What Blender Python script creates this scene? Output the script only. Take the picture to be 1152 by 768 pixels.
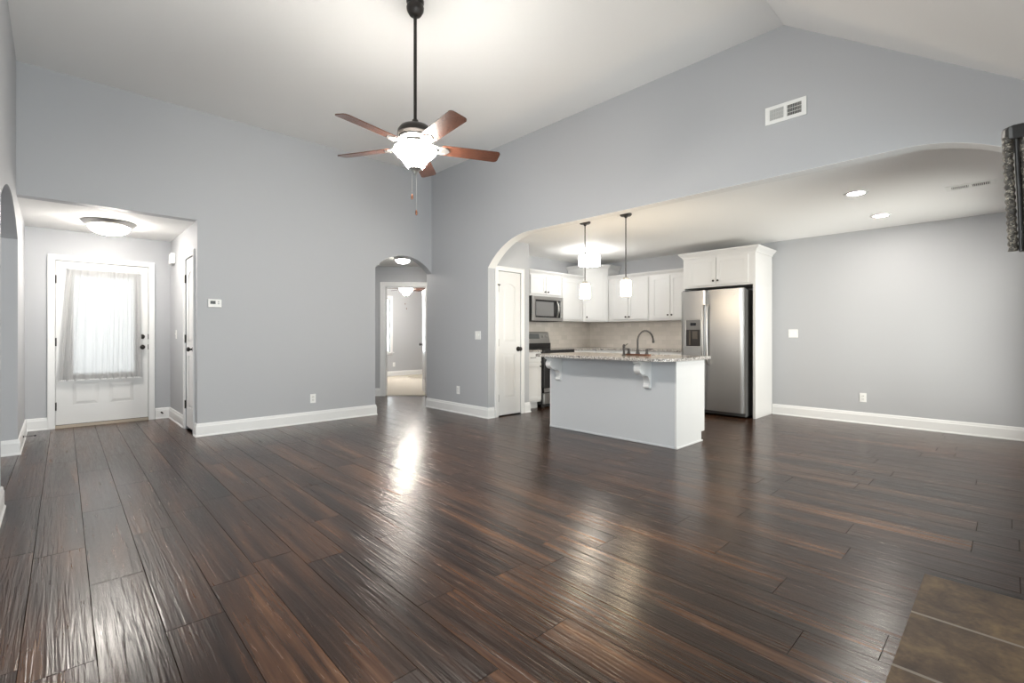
import bpy, bmesh, math, random
from math import pi, sin, cos, radians as R
from mathutils import Vector, Matrix
from mathutils.geometry import tessellate_polygon

for o in list(bpy.data.objects):
    bpy.data.objects.remove(o, do_unlink=True)
sc = bpy.context.scene
COL = sc.collection
random.seed(7)

# ------------------------------------------------------------------ camera
TH = R(46.273)
cd = bpy.data.cameras.new('camera')
cam = bpy.data.objects.new('camera', cd)
COL.objects.link(cam)
cam.location = (0, 0, 1.14)
cam.rotation_euler = (R(90), 0, TH - R(90))
cd.sensor_width = 36.0
cd.lens = 537.2 / 1152 * 36
cd.shift_y = -6.74 / 1152
cd.clip_start = 0.02
sc.camera = cam

# ------------------------------------------------------------------ exposure and world
vs = sc.view_settings
vs.view_transform = 'Standard'
vs.look = 'None'
vs.gamma = 1.0
vs.exposure = 0.5
vs.use_curve_mapping = False
sc.cycles.max_bounces = 14
sc.cycles.diffuse_bounces = 8
sc.cycles.glossy_bounces = 5
sc.cycles.transmission_bounces = 6
sc.cycles.transparent_max_bounces = 12
sc.cycles.sample_clamp_indirect = 6.0
sc.cycles.caustics_reflective = False
sc.cycles.caustics_refractive = False

wd = bpy.data.worlds.new('World')
sc.world = wd
wd.use_nodes = True
wn = wd.node_tree
bg = wn.nodes['Background']
bg.inputs['Color'].default_value = (0.93, 0.96, 1.0, 1)
bg.inputs['Strength'].default_value = 1.4

def area(name, loc, target_dir, sx, sy, power, color=(1, 1, 1)):
    l = bpy.data.lights.new(name, 'AREA')
    l.shape = 'RECTANGLE'
    l.size = sx
    l.size_y = sy
    l.energy = power
    l.color = color
    o = bpy.data.objects.new(name, l)
    COL.objects.link(o)
    o.location = loc
    o.rotation_euler = Vector(target_dir).to_track_quat('-Z', 'Y').to_euler()
    return o

DAY = (0.98, 0.99, 1.0)
area('fill_left', (-0.62, 1.8, 1.45), (1, 0, 0), 2.4, 1.7, 58, DAY)  # added panel behind an unseen, invented window on the left wall
area('fill_right', (3.65, -0.75, 1.4), (0, 1, 0), 0.95, 1.6, 48, (0.93, 0.97, 1.0))  # added fill through an invented window beside the fireplace
area('fill_near', (0.52, -0.75, 1.4), (0, 1, 0), 0.95, 1.6, 105, (0.93, 0.97, 1.0))  # added beside the camera to brighten the left of the front wall
area('fill_patio', (6.45, -0.75, 1.1), (0, 1, 0), 1.75, 2.0, 95, (1.0, 0.94, 0.87))  # added fill through an invented patio door, aimed along the dining wall
area('daylight_front_door', (0.46, 8.62, 1.3), (0, -1, 0), 0.75, 1.4, 5.5, (1.0, 0.98, 0.97))
area('daylight_bedroom_window', (6.35, 12.4, 1.45), (0, -1, 0), 0.6, 1.5, 160, (0.9, 0.95, 1.0))
area('fill_side_room', (-2.9, 5.4, 1.5), (1, 0, 0), 1.2, 1.6, 25, DAY)  # unseen area lamp standing inside the windowless side room
LAMP = dict(fan=81, entry=24, hall=11, pendant=11, drum=9.5, recessed=10, bedroom=75)

# ------------------------------------------------------------------ materials
def mat(name, color, rough=0.5, metal=0.0, spec=0.5, **kw):
    m = bpy.data.materials.new(name)
    m.use_nodes = True
    b = m.node_tree.nodes['Principled BSDF']
    b.inputs['Base Color'].default_value = (*color, 1)
    b.inputs['Roughness'].default_value = rough
    b.inputs['Metallic'].default_value = metal
    b.inputs['Specular IOR Level'].default_value = spec
    for k, v in kw.items():
        b.inputs[k.replace('_', ' ')].default_value = v
    return m

class NT:
    def __init__(s, m):
        s.t = m.node_tree
        s.b = s.t.nodes['Principled BSDF']
        s.tc = s.t.nodes.new('ShaderNodeTexCoord')
    def n(s, kind, **kw):
        nd = s.t.nodes.new('ShaderNode' + kind)
        for k, v in kw.items():
            if hasattr(nd, k):
                setattr(nd, k, v)
        return nd
    def l(s, a, b):
        s.t.links.new(a, b)
    def val(s, sock, v):
        if hasattr(v, 'is_linked'):
            s.l(v, sock)
        else:
            sock.default_value = v
    def math(s, op, a, b=0.0):
        nd = s.n('Math', operation=op)
        s.val(nd.inputs[0], a)
        s.val(nd.inputs[1], b)
        return nd.outputs[0]
    def comb(s, x, y, z):
        nd = s.n('CombineXYZ')
        for i, v in enumerate((x, y, z)):
            s.val(nd.inputs[i], v)
        return nd.outputs[0]
    def noise(s, vec, scale=1, detail=3, rough=0.55, dist=0.0):
        nd = s.n('TexNoise')
        s.l(vec, nd.inputs['Vector'])
        nd.inputs['Scale'].default_value = scale
        nd.inputs['Detail'].default_value = detail
        nd.inputs['Roughness'].default_value = rough
        nd.inputs['Distortion'].default_value = dist
        return nd.outputs['Fac']
    def ramp(s, fac, stops):
        nd = s.n('ValToRGB')
        cr = nd.color_ramp
        while len(cr.elements) < len(stops):
            cr.elements.new(0.5)
        for e, (p, c) in zip(cr.elements, stops):
            e.position = p
            e.color = (*c, 1) if len(c) == 3 else c
        s.l(fac, nd.inputs[0])
        return nd.outputs[0]
    def bump(s, h, strength=0.3, dist=0.01):
        nd = s.n('Bump')
        nd.inputs['Strength'].default_value = strength
        nd.inputs['Distance'].default_value = dist
        s.l(h, nd.inputs['Height'])
        s.l(nd.outputs[0], s.b.inputs['Normal'])
        return nd

def paint(name, color, rough=0.55, tex=0.04):
    m = mat(name, color, rough, spec=0.3)
    t = NT(m)
    t.bump(t.noise(t.tc.outputs['Object'], 180, 2), tex, 0.002)
    return m

M = {}
M['wall'] = paint('wall_paint_grey', (0.443, 0.451, 0.468))
M['ceiling'] = paint('ceiling_paint_white', (0.80, 0.795, 0.785), 0.7)
M['kitchen_ceiling'] = paint('kitchen_ceiling_brightened', (0.88, 0.88, 0.87), 0.7)  # ceiling white raised here to make up for missing bounce light
M['trim'] = mat('trim_white', (0.78, 0.78, 0.775), 0.35)
M['door'] = mat('door_white', (0.70, 0.70, 0.695), 0.38)
M['cabinet'] = mat('cabinet_white', (0.69, 0.69, 0.685), 0.36)
M['plastic'] = mat('plastic_white', (0.82, 0.82, 0.80), 0.4)
M['slot'] = mat('slot_dark', (0.03, 0.03, 0.03), 0.6)
M['bronze'] = mat('oil_rubbed_bronze', (0.030, 0.026, 0.024), 0.35, 0.6)
M['black'] = mat('black_enamel', (0.014, 0.014, 0.015), 0.25)
M['rubber'] = mat('black_rubber', (0.02, 0.02, 0.02), 0.7)
M['nickel'] = mat('brushed_nickel', (0.45, 0.44, 0.42), 0.32, 0.9)
M['pewter'] = mat('dark_pewter', (0.055, 0.05, 0.047), 0.38, 0.7)
M['wall_island'] = paint('island_paint_grey', (0.53, 0.545, 0.565), 0.5)
M['darkglass'] = mat('dark_glass', (0.012, 0.012, 0.014), 0.06)
M['screen'] = mat('grey_display', (0.10, 0.11, 0.11), 0.15)
M['copper'] = mat('bronze_copper', (0.17, 0.075, 0.045), 0.32, 0.85)

def steel():
    m = mat('stainless_steel', (0.42, 0.413, 0.405), 0.3, 0.95)
    t = NT(m)
    sep = t.n('SeparateXYZ')
    t.l(t.tc.outputs['Object'], sep.inputs[0])
    v = t.comb(t.math('MULTIPLY', sep.outputs[0], 4), t.math('MULTIPLY', sep.outputs[1], 4), t.math('MULTIPLY', sep.outputs[2], 500))
    n = t.noise(v, 1, 2)
    r = t.n('MapRange')
    t.l(n, r.inputs[0])
    r.inputs[3].default_value = 0.28
    r.inputs[4].default_value = 0.40
    t.l(r.outputs[0], t.b.inputs['Roughness'])
    t.bump(n, 0.03, 0.001)
    return m
M['steel'] = steel()

def granite():
    m = mat('speckled_granite', (0.4, 0.38, 0.36), 0.12)
    t = NT(m)
    v = t.tc.outputs['Object']
    vo = t.n('TexVoronoi')
    vo.inputs['Scale'].default_value = 130
    t.l(v, vo.inputs['Vector'])
    bw = t.n('RGBToBW')
    t.l(vo.outputs['Color'], bw.inputs[0])
    n = t.noise(v, 38, 4)
    f = t.math('ADD', t.math('MULTIPLY', bw.outputs[0], 0.6), t.math('MULTIPLY', n, 0.4))
    c = t.ramp(f, [(0.27, (0.03, 0.028, 0.027)), (0.40, (0.20, 0.18, 0.165)), (0.54, (0.46, 0.43, 0.40)), (0.72, (0.72, 0.69, 0.65))])
    t.l(c, t.b.inputs['Base Color'])
    return m
M['granite'] = granite()

def wood_floor():
    m = mat('dark_walnut_planks', (0.05, 0.03, 0.02), 0.25)
    t = NT(m)
    sep = t.n('SeparateXYZ')
    t.l(t.tc.outputs['Object'], sep.inputs[0])
    X, Y = sep.outputs[0], sep.outputs[1]
    X = t.math('SUBTRACT', X, t.math('MULTIPLY', Y, 0.0095))
    u = t.math('SUBTRACT', X, 0.085)
    row = t.math('FLOOR', t.math('DIVIDE', u, 0.2))
    wnz = t.n('TexWhiteNoise', noise_dimensions='1D')
    t.l(row, wnz.inputs['W'])
    ysh = t.math('ADD', Y, t.math('MULTIPLY', wnz.outputs['Value'], 1.3))
    br = t.n('TexBrick')
    br.offset = 0.0
    br.inputs['Scale'].default_value = 1.0
    br.inputs['Brick Width'].default_value = 1.22
    br.inputs['Row Height'].default_value = 0.2
    br.inputs['Mortar Size'].default_value = 0.0012
    br.inputs['Mortar Smooth'].default_value = 0.0
    br.inputs['Color1'].default_value = (0, 0, 0, 1)
    br.inputs['Color2'].default_value = (1, 1, 1, 1)
    br.inputs['Mortar'].default_value = (0.5, 0.5, 0.5, 1)
    t.l(t.comb(ysh, u, 0.0), br.inputs['Vector'])
    bw = t.n('RGBToBW')
    t.l(br.outputs['Color'], bw.inputs[0])
    r = bw.outputs[0]
    big = t.noise(t.comb(t.math('MULTIPLY', X, 9.0), t.math('MULTIPLY', Y, 0.7), t.math('MULTIPLY', r, 23.0)), 1, 2, 0.5, 0.3)
    fine = t.noise(t.comb(t.math('MULTIPLY', X, 70.0), t.math('MULTIPLY', Y, 3.0), t.math('MULTIPLY', r, 31.0)), 1, 5, 0.6, 0.6)
    mid = t.noise(t.comb(t.math('MULTIPLY', X, 26.0), t.math('MULTIPLY', Y, 0.75), t.math('MULTIPLY', r, 13.0)), 1, 3, 0.5, 0.25)
    f = t.math('ADD', t.math('MULTIPLY', big, 0.42), t.math('MULTIPLY', fine, 0.17))
    f = t.math('ADD', f, t.math('MULTIPLY', mid, 0.30))
    f = t.math('ADD', f, t.math('MULTIPLY', r, 0.08))
    c = t.ramp(f, [(0.36, (0.011, 0.0055, 0.0040)), (0.46, (0.026, 0.0118, 0.0070)), (0.54, (0.062, 0.0275, 0.0140)), (0.66, (0.150, 0.072, 0.034))])
    mx = t.n('Mix', data_type='RGBA')
    t.l(br.outputs['Fac'], mx.inputs[0])
    t.l(c, mx.inputs[6])
    mx.inputs[7].default_value = (0.008, 0.005, 0.004, 1)
    t.l(mx.outputs[2], t.b.inputs['Base Color'])
    rr = t.n('MapRange')
    t.l(fine, rr.inputs[0])
    rr.inputs[1].default_value = 0.25
    rr.inputs[2].default_value = 0.75
    rr.inputs[3].default_value = 0.17
    rr.inputs[4].default_value = 0.30
    t.l(rr.outputs[0], t.b.inputs['Roughness'])
    rip = t.noise(t.comb(t.math('MULTIPLY', X, 58.0), t.math('MULTIPLY', Y, 2.0), t.math('MULTIPLY', r, 17.0)), 1, 2, 0.5, 0.8)
    rip2 = t.noise(t.comb(t.math('MULTIPLY', X, 9.0), t.math('MULTIPLY', Y, 2.0), t.math('MULTIPLY', r, 11.0)), 1, 1, 0.5, 0.4)
    h = t.math('ADD', t.math('MULTIPLY', rip, 0.75), t.math('MULTIPLY', rip2, 0.45))
    h = t.math('ADD', h, t.math('MULTIPLY', fine, 0.12))
    h = t.math('SUBTRACT', h, t.math('MULTIPLY', br.outputs['Fac'], 0.25))
    t.bump(h, 0.42, 0.006)
    sp_ = t.math('SUBTRACT', 0.36, t.math('MULTIPLY', br.outputs['Fac'], 0.36))
    t.l(sp_, t.b.inputs['Specular IOR Level'])
    return m
M['floor'] = wood_floor()

def slate():
    m = mat('brown_slate_tiles', (0.10, 0.07, 0.04), 0.55)
    t = NT(m)
    sep = t.n('SeparateXYZ')
    t.l(t.tc.outputs['Object'], sep.inputs[0])
    X, Y = sep.outputs[0], sep.outputs[1]
    br = t.n('TexBrick')
    br.offset = 0.0
    br.inputs['Scale'].default_value = 1.0
    br.inputs['Brick Width'].default_value = 0.455
    br.inputs['Row Height'].default_value = 0.455
    br.inputs['Mortar Size'].default_value = 0.008
    br.inputs['Color1'].default_value = (0, 0, 0, 1)
    br.inputs['Color2'].default_value = (1, 1, 1, 1)
    t.l(t.comb(t.math('ADD', X, 0.198), t.math('ADD', Y, 0.163), 0.0), br.inputs['Vector'])
    bw = t.n('RGBToBW')
    t.l(br.outputs['Color'], bw.inputs[0])
    v = t.comb(X, Y, t.math('MULTIPLY', bw.outputs[0], 9.0))
    a = t.noise(v, 7, 6, 0.6, 0.5)
    b2 = t.noise(v, 40, 4, 0.6)
    f = t.math('ADD', t.math('MULTIPLY', a, 0.75), t.math('MULTIPLY', b2, 0.25))
    c = t.ramp(f, [(0.32, (0.034, 0.020, 0.012)), (0.5, (0.090, 0.056, 0.030)), (0.68, (0.19, 0.125, 0.060))])
    mx = t.n('Mix', data_type='RGBA')
    t.l(br.outputs['Fac'], mx.inputs[0])
    t.l(c, mx.inputs[6])
    mx.inputs[7].default_value = (0.25, 0.22, 0.185, 1)
    t.l(mx.outputs[2], t.b.inputs['Base Color'])
    h = t.math('SUBTRACT', f, t.math('MULTIPLY', br.outputs['Fac'], 0.6))
    t.bump(h, 0.4, 0.01)
    return m
M['slate'] = slate()

def carpet():
    m = mat('beige_carpet', (0.55, 0.50, 0.43), 0.95, spec=0.1)
    t = NT(m)
    n = t.noise(t.tc.outputs['Object'], 160, 3)
    t.l(t.ramp(n, [(0.3, (0.46, 0.41, 0.345)), (0.7, (0.64, 0.585, 0.51))]), t.b.inputs['Base Color'])
    t.bump(n, 0.6, 0.01)
    return m
M['carpet'] = carpet()

def tile_splash():
    m = mat('cream_subway_tile', (0.66, 0.62, 0.57), 0.2)
    t = NT(m)
    sep = t.n('SeparateXYZ')
    t.l(t.tc.outputs['Object'], sep.inputs[0])
    br = t.n('TexBrick')
    br.inputs['Scale'].default_value = 1.0
    br.inputs['Brick Width'].default_value = 0.152
    br.inputs['Row Height'].default_value = 0.076
    br.inputs['Mortar Size'].default_value = 0.0018
    br.inputs['Color1'].default_value = (0.68, 0.63, 0.58, 1)
    br.inputs['Color2'].default_value = (0.60, 0.56, 0.51, 1)
    br.inputs['Mortar'].default_value = (0.55, 0.52, 0.48, 1)
    t.l(t.comb(t.math('ADD', sep.outputs[0], sep.outputs[1]), sep.outputs[2], 0.0), br.inputs['Vector'])
    t.l(br.outputs['Color'], t.b.inputs['Base Color'])
    return m
M['tile'] = tile_splash()

def wood(name, c0, c1, rough=0.35, axis=0):
    m = mat(name, c0, rough)
    t = NT(m)
    sep = t.n('SeparateXYZ')
    t.l(t.tc.outputs['Generated'], sep.inputs[0])
    s = [30.0, 30.0, 30.0]
    s[axis] = 2.0
    n = t.noise(t.comb(*[t.math('MULTIPLY', sep.outputs[i], s[i]) for i in range(3)]), 1, 4, 0.6, 0.5)
    t.l(t.ramp(n, [(0.3, c0), (0.7, c1)]), t.b.inputs['Base Color'])
    return m
M['blade'] = wood('cherry_blade', (0.055, 0.022, 0.015), (0.105, 0.043, 0.026), 0.25)

def carved():
    m = mat('carved_dark_wood', (0.03, 0.026, 0.022), 0.4)
    t = NT(m)
    n = t.noise(t.tc.outputs['Object'], 150, 3, 0.6, 1.2)
    t.l(t.ramp(n, [(0.40, (0.020, 0.016, 0.013)), (0.54, (0.075, 0.064, 0.052)), (0.66, (0.40, 0.36, 0.29))]), t.b.inputs['Base Color'])
    t.bump(n, 0.4, 0.003)
    return m
M['carved'] = carved()
M['mantel'] = mat('ebony_stain', (0.018, 0.016, 0.015), 0.35)

def glow(name, color, strength, base=(0.9, 0.9, 0.88)):
    m = mat(name, base, 0.3)
    b = m.node_tree.nodes['Principled BSDF']
    b.inputs['Emission Color'].default_value = (*color, 1)
    b.inputs['Emission Strength'].default_value = strength
    return m

def glass_pane():
    m = bpy.data.materials.new('window_glass')
    m.use_nodes = True
    t = m.node_tree
    t.nodes.clear()
    out = t.nodes.new('ShaderNodeOutputMaterial')
    mix = t.nodes.new('ShaderNodeMixShader')
    fr = t.nodes.new('ShaderNodeFresnel')
    fr.inputs[0].default_value = 1.45
    tr = t.nodes.new('ShaderNodeBsdfTransparent')
    tr.inputs[0].default_value = (0.96, 0.98, 0.97, 1)
    gl = t.nodes.new('ShaderNodeBsdfGlossy')
    gl.inputs['Roughness'].default_value = 0.02
    t.links.new(fr.outputs[0], mix.inputs[0])
    t.links.new(tr.outputs[0], mix.inputs[1])
    t.links.new(gl.outputs[0], mix.inputs[2])
    t.links.new(mix.outputs[0], out.inputs[0])
    return m
M['glass'] = glass_pane()

def sheer():
    m = bpy.data.materials.new('sheer_white_cloth')
    m.use_nodes = True
    t = m.node_tree
    t.nodes.clear()
    out = t.nodes.new('ShaderNodeOutputMaterial')
    a = t.nodes.new('ShaderNodeMixShader')
    b = t.nodes.new('ShaderNodeMixShader')
    df = t.nodes.new('ShaderNodeBsdfDiffuse')
    df.inputs[0].default_value = (0.52, 0.52, 0.52, 1)
    tl = t.nodes.new('ShaderNodeBsdfTranslucent')
    tl.inputs[0].default_value = (0.80, 0.80, 0.81, 1)
    tp = t.nodes.new('ShaderNodeBsdfTransparent')
    a.inputs[0].default_value = 0.45
    b.inputs[0].default_value = 0.10
    t.links.new(df.outputs[0], a.inputs[1])
    t.links.new(tl.outputs[0], a.inputs[2])
    t.links.new(a.outputs[0], b.inputs[1])
    t.links.new(tp.outputs[0], b.inputs[2])
    t.links.new(b.outputs[0], out.inputs[0])
    return m
M['sheer'] = sheer()

# ------------------------------------------------------------------ mesh helpers (world coordinates; build() moves them into the parent's space)
MATX = {}

class Frame:
    """origin + u*right + v*up + w*outward, outward = right x up"""
    def __init__(s, o, u):
        s.o = Vector(o)
        s.u = Vector((u[0], u[1], 0)).normalized()
        s.n = s.u.cross(Vector((0, 0, 1)))
    def __call__(s, u, v, w):
        return s.o + s.u * u + Vector((0, 0, v)) + s.n * w

class MB:
    def __init__(s):
        s.v = []
        s.f = []
    def add(s, vs, fs):
        k = len(s.v)
        s.v += [Vector(p) for p in vs]
        s.f += [tuple(i + k for i in f) for f in fs]
        return s
    def box(s, x0, x1, y0, y1, z0, z1, F=None):
        vs = [(x, y, z) for z in (z0, z1) for y in (y0, y1) for x in (x0, x1)]
        if F:
            vs = [F(x, z, y) for (x, y, z) in vs]      # u, v(up)=z, w=y
        return s.add(vs, [(0, 1, 3, 2), (4, 6, 7, 5), (0, 4, 5, 1), (2, 3, 7, 6), (0, 2, 6, 4), (1, 5, 7, 3)])
    def prism(s, outer, holes, fn, w0, w1):
        loops = [list(outer)] + [list(h) for h in holes]
        flat = [p for L in loops for p in L]
        tri = tessellate_polygon([[Vector((p[0], p[1], 0)) for p in L] for L in loops])
        n = len(flat)
        vs = [fn(p[0], p[1], w0) for p in flat] + [fn(p[0], p[1], w1) for p in flat]
        fs = [tuple(t) for t in tri] + [tuple(i + n for i in reversed(t)) for t in tri]
        k = 0
        for L in loops:
            m = len(L)
            for i in range(m):
                j = (i + 1) % m
                fs.append((k + i, k + j, k + j + n, k + i + n))
            k += m
        return s.add(vs, fs)
    def raised(s, outline, fn, w0, w1, inset):
        """panel whose rim slopes from w0 at the outline to w1 at an inset outline"""
        cx = sum(p[0] for p in outline) / len(outline)
        us = [p[0] for p in outline]
        vs_ = [p[1] for p in outline]
        cu, cv = (min(us) + max(us)) / 2, (min(vs_) + max(vs_)) / 2
        hu, hv = (max(us) - min(us)) / 2, (max(vs_) - min(vs_)) / 2
        ku, kv = (hu - inset) / hu, (hv - inset) / hv
        inn = [(cu + (p[0] - cu) * ku, cv + (p[1] - cv) * kv) for p in outline]
        n = len(outline)
        vs = [fn(p[0], p[1], w0) for p in outline] + [fn(p[0], p[1], w1) for p in inn]
        fs = [(i, (i + 1) % n, (i + 1) % n + n, i + n) for i in range(n)]
        tri = tessellate_polygon([[Vector((p[0], p[1], 0)) for p in inn]])
        fs += [tuple(i + n for i in t) for t in tri]
        return s.add(vs, fs)
    def lathe(s, prof, c, n=32, axis=(0, 0, 1), closed=False):
        ax = Vector(axis).normalized()
        q = Vector((0, 0, 1)).rotation_difference(ax)
        c = Vector(c)
        vs = []
        for (r, z) in prof:
            for i in range(n):
                a = 2 * pi * i / n
                vs.append(c + q @ Vector((max(r, 1e-5) * cos(a), max(r, 1e-5) * sin(a), z)))
        fs = []
        m = len(prof)
        for k in range(m if closed else m - 1):
            for i in range(n):
                j = (i + 1) % n
                k2 = (k + 1) % m
                fs.append((k * n + i, k * n + j, k2 * n + j, k2 * n + i))
        if not closed:
            fs.append(tuple(range(n - 1, -1, -1)))
            fs.append(tuple((m - 1) * n + i for i in range(n)))
        return s.add(vs, fs)
    def cyl(s, p0, p1, r, n=16, r1=None):
        p0, p1 = Vector(p0), Vector(p1)
        d = p1 - p0
        return s.lathe([(r, 0), (r if r1 is None else r1, d.length)], p0, n, d)
    def tube(s, pts, r, n=12):
        pts = [Vector(p) for p in pts]
        rs = r if isinstance(r, (list, tuple)) else [r] * len(pts)
        vs, fs = [], []
        up = None
        for i, p in enumerate(pts):
            t = (pts[min(i + 1, len(pts) - 1)] - pts[max(i - 1, 0)]).normalized()
            if up is None:
                up = t.orthogonal().normalized()
            up = (up - t * up.dot(t)).normalized()
            b = t.cross(up)
            for k in range(n):
                a = 2 * pi * k / n
                vs.append(p + (up * cos(a) + b * sin(a)) * rs[i])
        for i in range(len(pts) - 1):
            for k in range(n):
                j = (k + 1) % n
                fs.append((i * n + k, i * n + j, (i + 1) * n + j, (i + 1) * n + k))
        fs.append(tuple(range(n - 1, -1, -1)))
        fs.append(tuple((len(pts) - 1) * n + k for k in range(n)))
        return s.add(vs, fs)
    def build(s, name, m, parent=None, bevel=0.0, smooth=None, seg=2, label=None):
        inv = MATX[parent.name].inverted() if parent is not None and parent.name in MATX else Matrix()
        me = bpy.data.meshes.new(name)
        me.from_pydata([inv @ p for p in s.v], [], s.f)
        bm = bmesh.new()
        bm.from_mesh(me)
        bmesh.ops.remove_doubles(bm, verts=bm.verts, dist=1e-5)
        bmesh.ops.recalc_face_normals(bm, faces=bm.faces)
        if smooth:
            for f in bm.faces:
                f.smooth = True
            for e in bm.edges:
                if len(e.link_faces) == 2 and e.calc_face_angle(0) > R(smooth):
                    e.smooth = False
        bm.to_mesh(me)
        bm.free()
        me.materials.append(M[m] if isinstance(m, str) else m)
        o = bpy.data.objects.new(name, me)
        COL.objects.link(o)
        if parent is not None:
            o.parent = parent
            MATX[o.name] = MATX.get(parent.name, Matrix())
        else:
            MATX[o.name] = Matrix()
        if bevel:
            b = o.modifiers.new('bevel', 'BEVEL')
            b.width = bevel
            b.segments = seg
            b.limit_method = 'ANGLE'
            b.angle_limit = R(40)
        if label:
            o['label'] = label
        return o

def tag(o, label, cat, group=None, kind=None):
    o['label'] = label
    o['category'] = cat
    if group:
        o['group'] = group
    if kind:
        o['kind'] = kind
    return o

def thing(name, label, cat, loc=(0, 0, 0), group=None, kind=None):
    o = bpy.data.objects.new(name, None)
    o.empty_display_size = 0.1
    COL.objects.link(o)
    o.location = loc
    MATX[o.name] = Matrix.Translation(loc)
    return tag(o, label, cat, group, kind)

def struct(mb, name, m, label, cat, **kw):
    return tag(mb.build(name, m, **kw), label, cat, kind='structure')

def fX(x, sgn=1):      # (y, z, depth) -> wall in a plane of constant x
    return lambda a, b, w: Vector((x + sgn * w, a, b))
def fY(y, sgn=1):
    return lambda a, b, w: Vector((a, y + sgn * w, b))
def arc(cx, cy, r, a0, a1, n):
    return [(cx + r * cos(R(a0 + (a1 - a0) * i / n)), cy + r * sin(R(a0 + (a1 - a0) * i / n))) for i in range(n + 1)]
def seg_arch(x0, x1, zs, sag, n=24):
    """points from x1 over the top to x0 (segmental arch)"""
    ch = (x1 - x0) / 2
    r = (ch * ch + sag * sag) / (2 * sag)
    a = math.degrees(math.asin(ch / r))
    return arc((x0 + x1) / 2, zs + sag - r, r, 90 - a, 90 + a, n)
def rect(u0, u1, v0, v1):
    return [(u0, v0), (u1, v0), (u1, v1), (u0, v1)]

# ------------------------------------------------------------------ the setting
XL, YR, YA, XB, XC = -0.26, -0.42, 6.33, 4.294, 7.56
YE, XE = 8.08, 1.155          # entry back wall, entry right wall
YP, YK = 4.966, 5.70          # pantry front wall, kitchen left wall
HC, CR = 3.67, 1.281          # high ceiling, crease
FV, RV = Vector((cos(TH), sin(TH), 0)), Vector((sin(TH), -cos(TH), 0))   # hall door stands square to these
def V(r, d):
    return FV * d + RV * r

fl = MB()
fl.prism([(-3.2, -0.6), (7.75, -0.6), (7.75, 6.0), (5.4, 6.0), (5.4, 8.4), (3.2, 9.8), (3.1, 8.3), (-3.2, 8.3)], [],
         lambda a, b, w: Vector((a, b, w)), -0.06, 0.0)
struct(fl, 'floor', 'floor', 'dark hand-scraped walnut plank floor', 'floor')

ce = MB()
sl = (HC - 2.44) / (CR - YR)
ce.prism([(YR - 0.15, 2.44 - 0.15 * sl), (CR, HC), (6.5, HC), (6.5, HC + 0.1), (CR, HC + 0.1), (YR - 0.15, 2.55 - 0.15 * sl)], [],
         lambda a, b, w: Vector((w, a, b)), XL - 0.14, XB + 0.14)
struct(ce, 'ceiling', 'ceiling', 'high white living room ceiling sloping down on the right', 'ceiling')
c2 = MB().box(XB + 0.136, XC + 0.14, YR - 0.1, YK + 0.1, 2.5, 2.58)
struct(c2, 'ceiling_kitchen', 'kitchen_ceiling', 'white flat kitchen and dining ceiling', 'ceiling')
c3 = MB().box(XL - 0.14, XE + 0.13, YA + 0.13, YE + 0.13, 2.44, 2.52)
struct(c3, 'ceiling_entry', 'ceiling', 'white entry alcove ceiling above front door', 'ceiling')
c4 = MB().prism([(3.1, YA + 0.12), (5.4, YA + 0.12), (5.4, 8.0), (3.1, 9.9)], [], lambda a, b, w: Vector((a, b, w)), 2.44, 2.52)
struct(c4, 'ceiling_hall', 'ceiling', 'white hall ceiling behind the small archway', 'ceiling')

# wall A: entry opening and hall archway
wa = MB()
pa = [(XE, 0), (XE, 2.44), (XL - 0.14, 2.44), (XL - 0.14, HC + 0.05), (XB, HC + 0.05), (XB, 2.115)]
pa += seg_arch(3.33, XB, 2.118, 0.226)[1:-1] + [(3.33, 2.118), (3.33, 0)]
wa.prism(pa, [], fY(YA), 0, 0.13)
struct(wa, 'wall_front', 'wall', 'tall grey wall with entry opening and small archway', 'wall')

# wall B: broad arched opening to the kitchen
wb = MB()
a0 = arc(4.18, 1.453, 1.0, 38.2, 90, 20)
pb = [(6.46, 0), (YP, 0), (YP, a0[0][1])] + a0[1:]
a1 = arc(0.53, 1.453, 1.0, 90, 141.8, 20)
pb += a1 + [(-0.256, 0), (YR - 0.1, 0), (YR - 0.1, 2.44), (CR, HC + 0.05), (6.46, HC + 0.05)]
wb.prism(pb, [], fX(XB), 0, 0.136)
struct(wb, 'wall_kitchen_side', 'wall', 'grey gable wall with wide arched opening to kitchen', 'wall')

al = MB()
off = [(p[0], p[1]) for p in a0 + a1]
inn_ = []
for i, p in enumerate(off):
    q0, q1 = Vector(off[max(i - 1, 0)]), Vector(off[min(i + 1, len(off) - 1)])
    tn = (q1 - q0).normalized()
    inn_.append((p[0] + 0.002 * -tn.y * 1, p[1] + 0.002 * tn.x * 1))
al.prism(off + list(reversed(inn_)), [], fX(XB + 0.001), 0, 0.135)
M['arch_pale'] = paint('arch_lining_pale', (0.80, 0.80, 0.79))  # thin strip under the arch, paler than the wall
struct(al, 'trim_3', 'arch_pale', 'pale underside of the wide kitchen arch', 'arch lining')

# left wall with archway, big unseen window added beside the camera for daylight
wl = MB()
pl = [(YR - 0.1, 0), (4.60, 0), (4.60, 2.06)]
pl += list(reversed(seg_arch(4.60, 6.57, 2.06, 0.25)))[1:-1]
pl += [(6.57, 2.06), (6.57, 0), (YE + 0.13, 0), (YE + 0.13, 2.50), (6.46, 2.50), (6.46, HC + 0.05), (CR, HC + 0.05), (YR - 0.1, 2.44)]
wl.prism(pl, [rect(0.5, 3.05, 0.5, 2.3)], fX(XL, -1), 0, 0.14)
struct(wl, 'wall_left', 'wall', 'grey left wall with archway beside the entry', 'wall')

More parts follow.
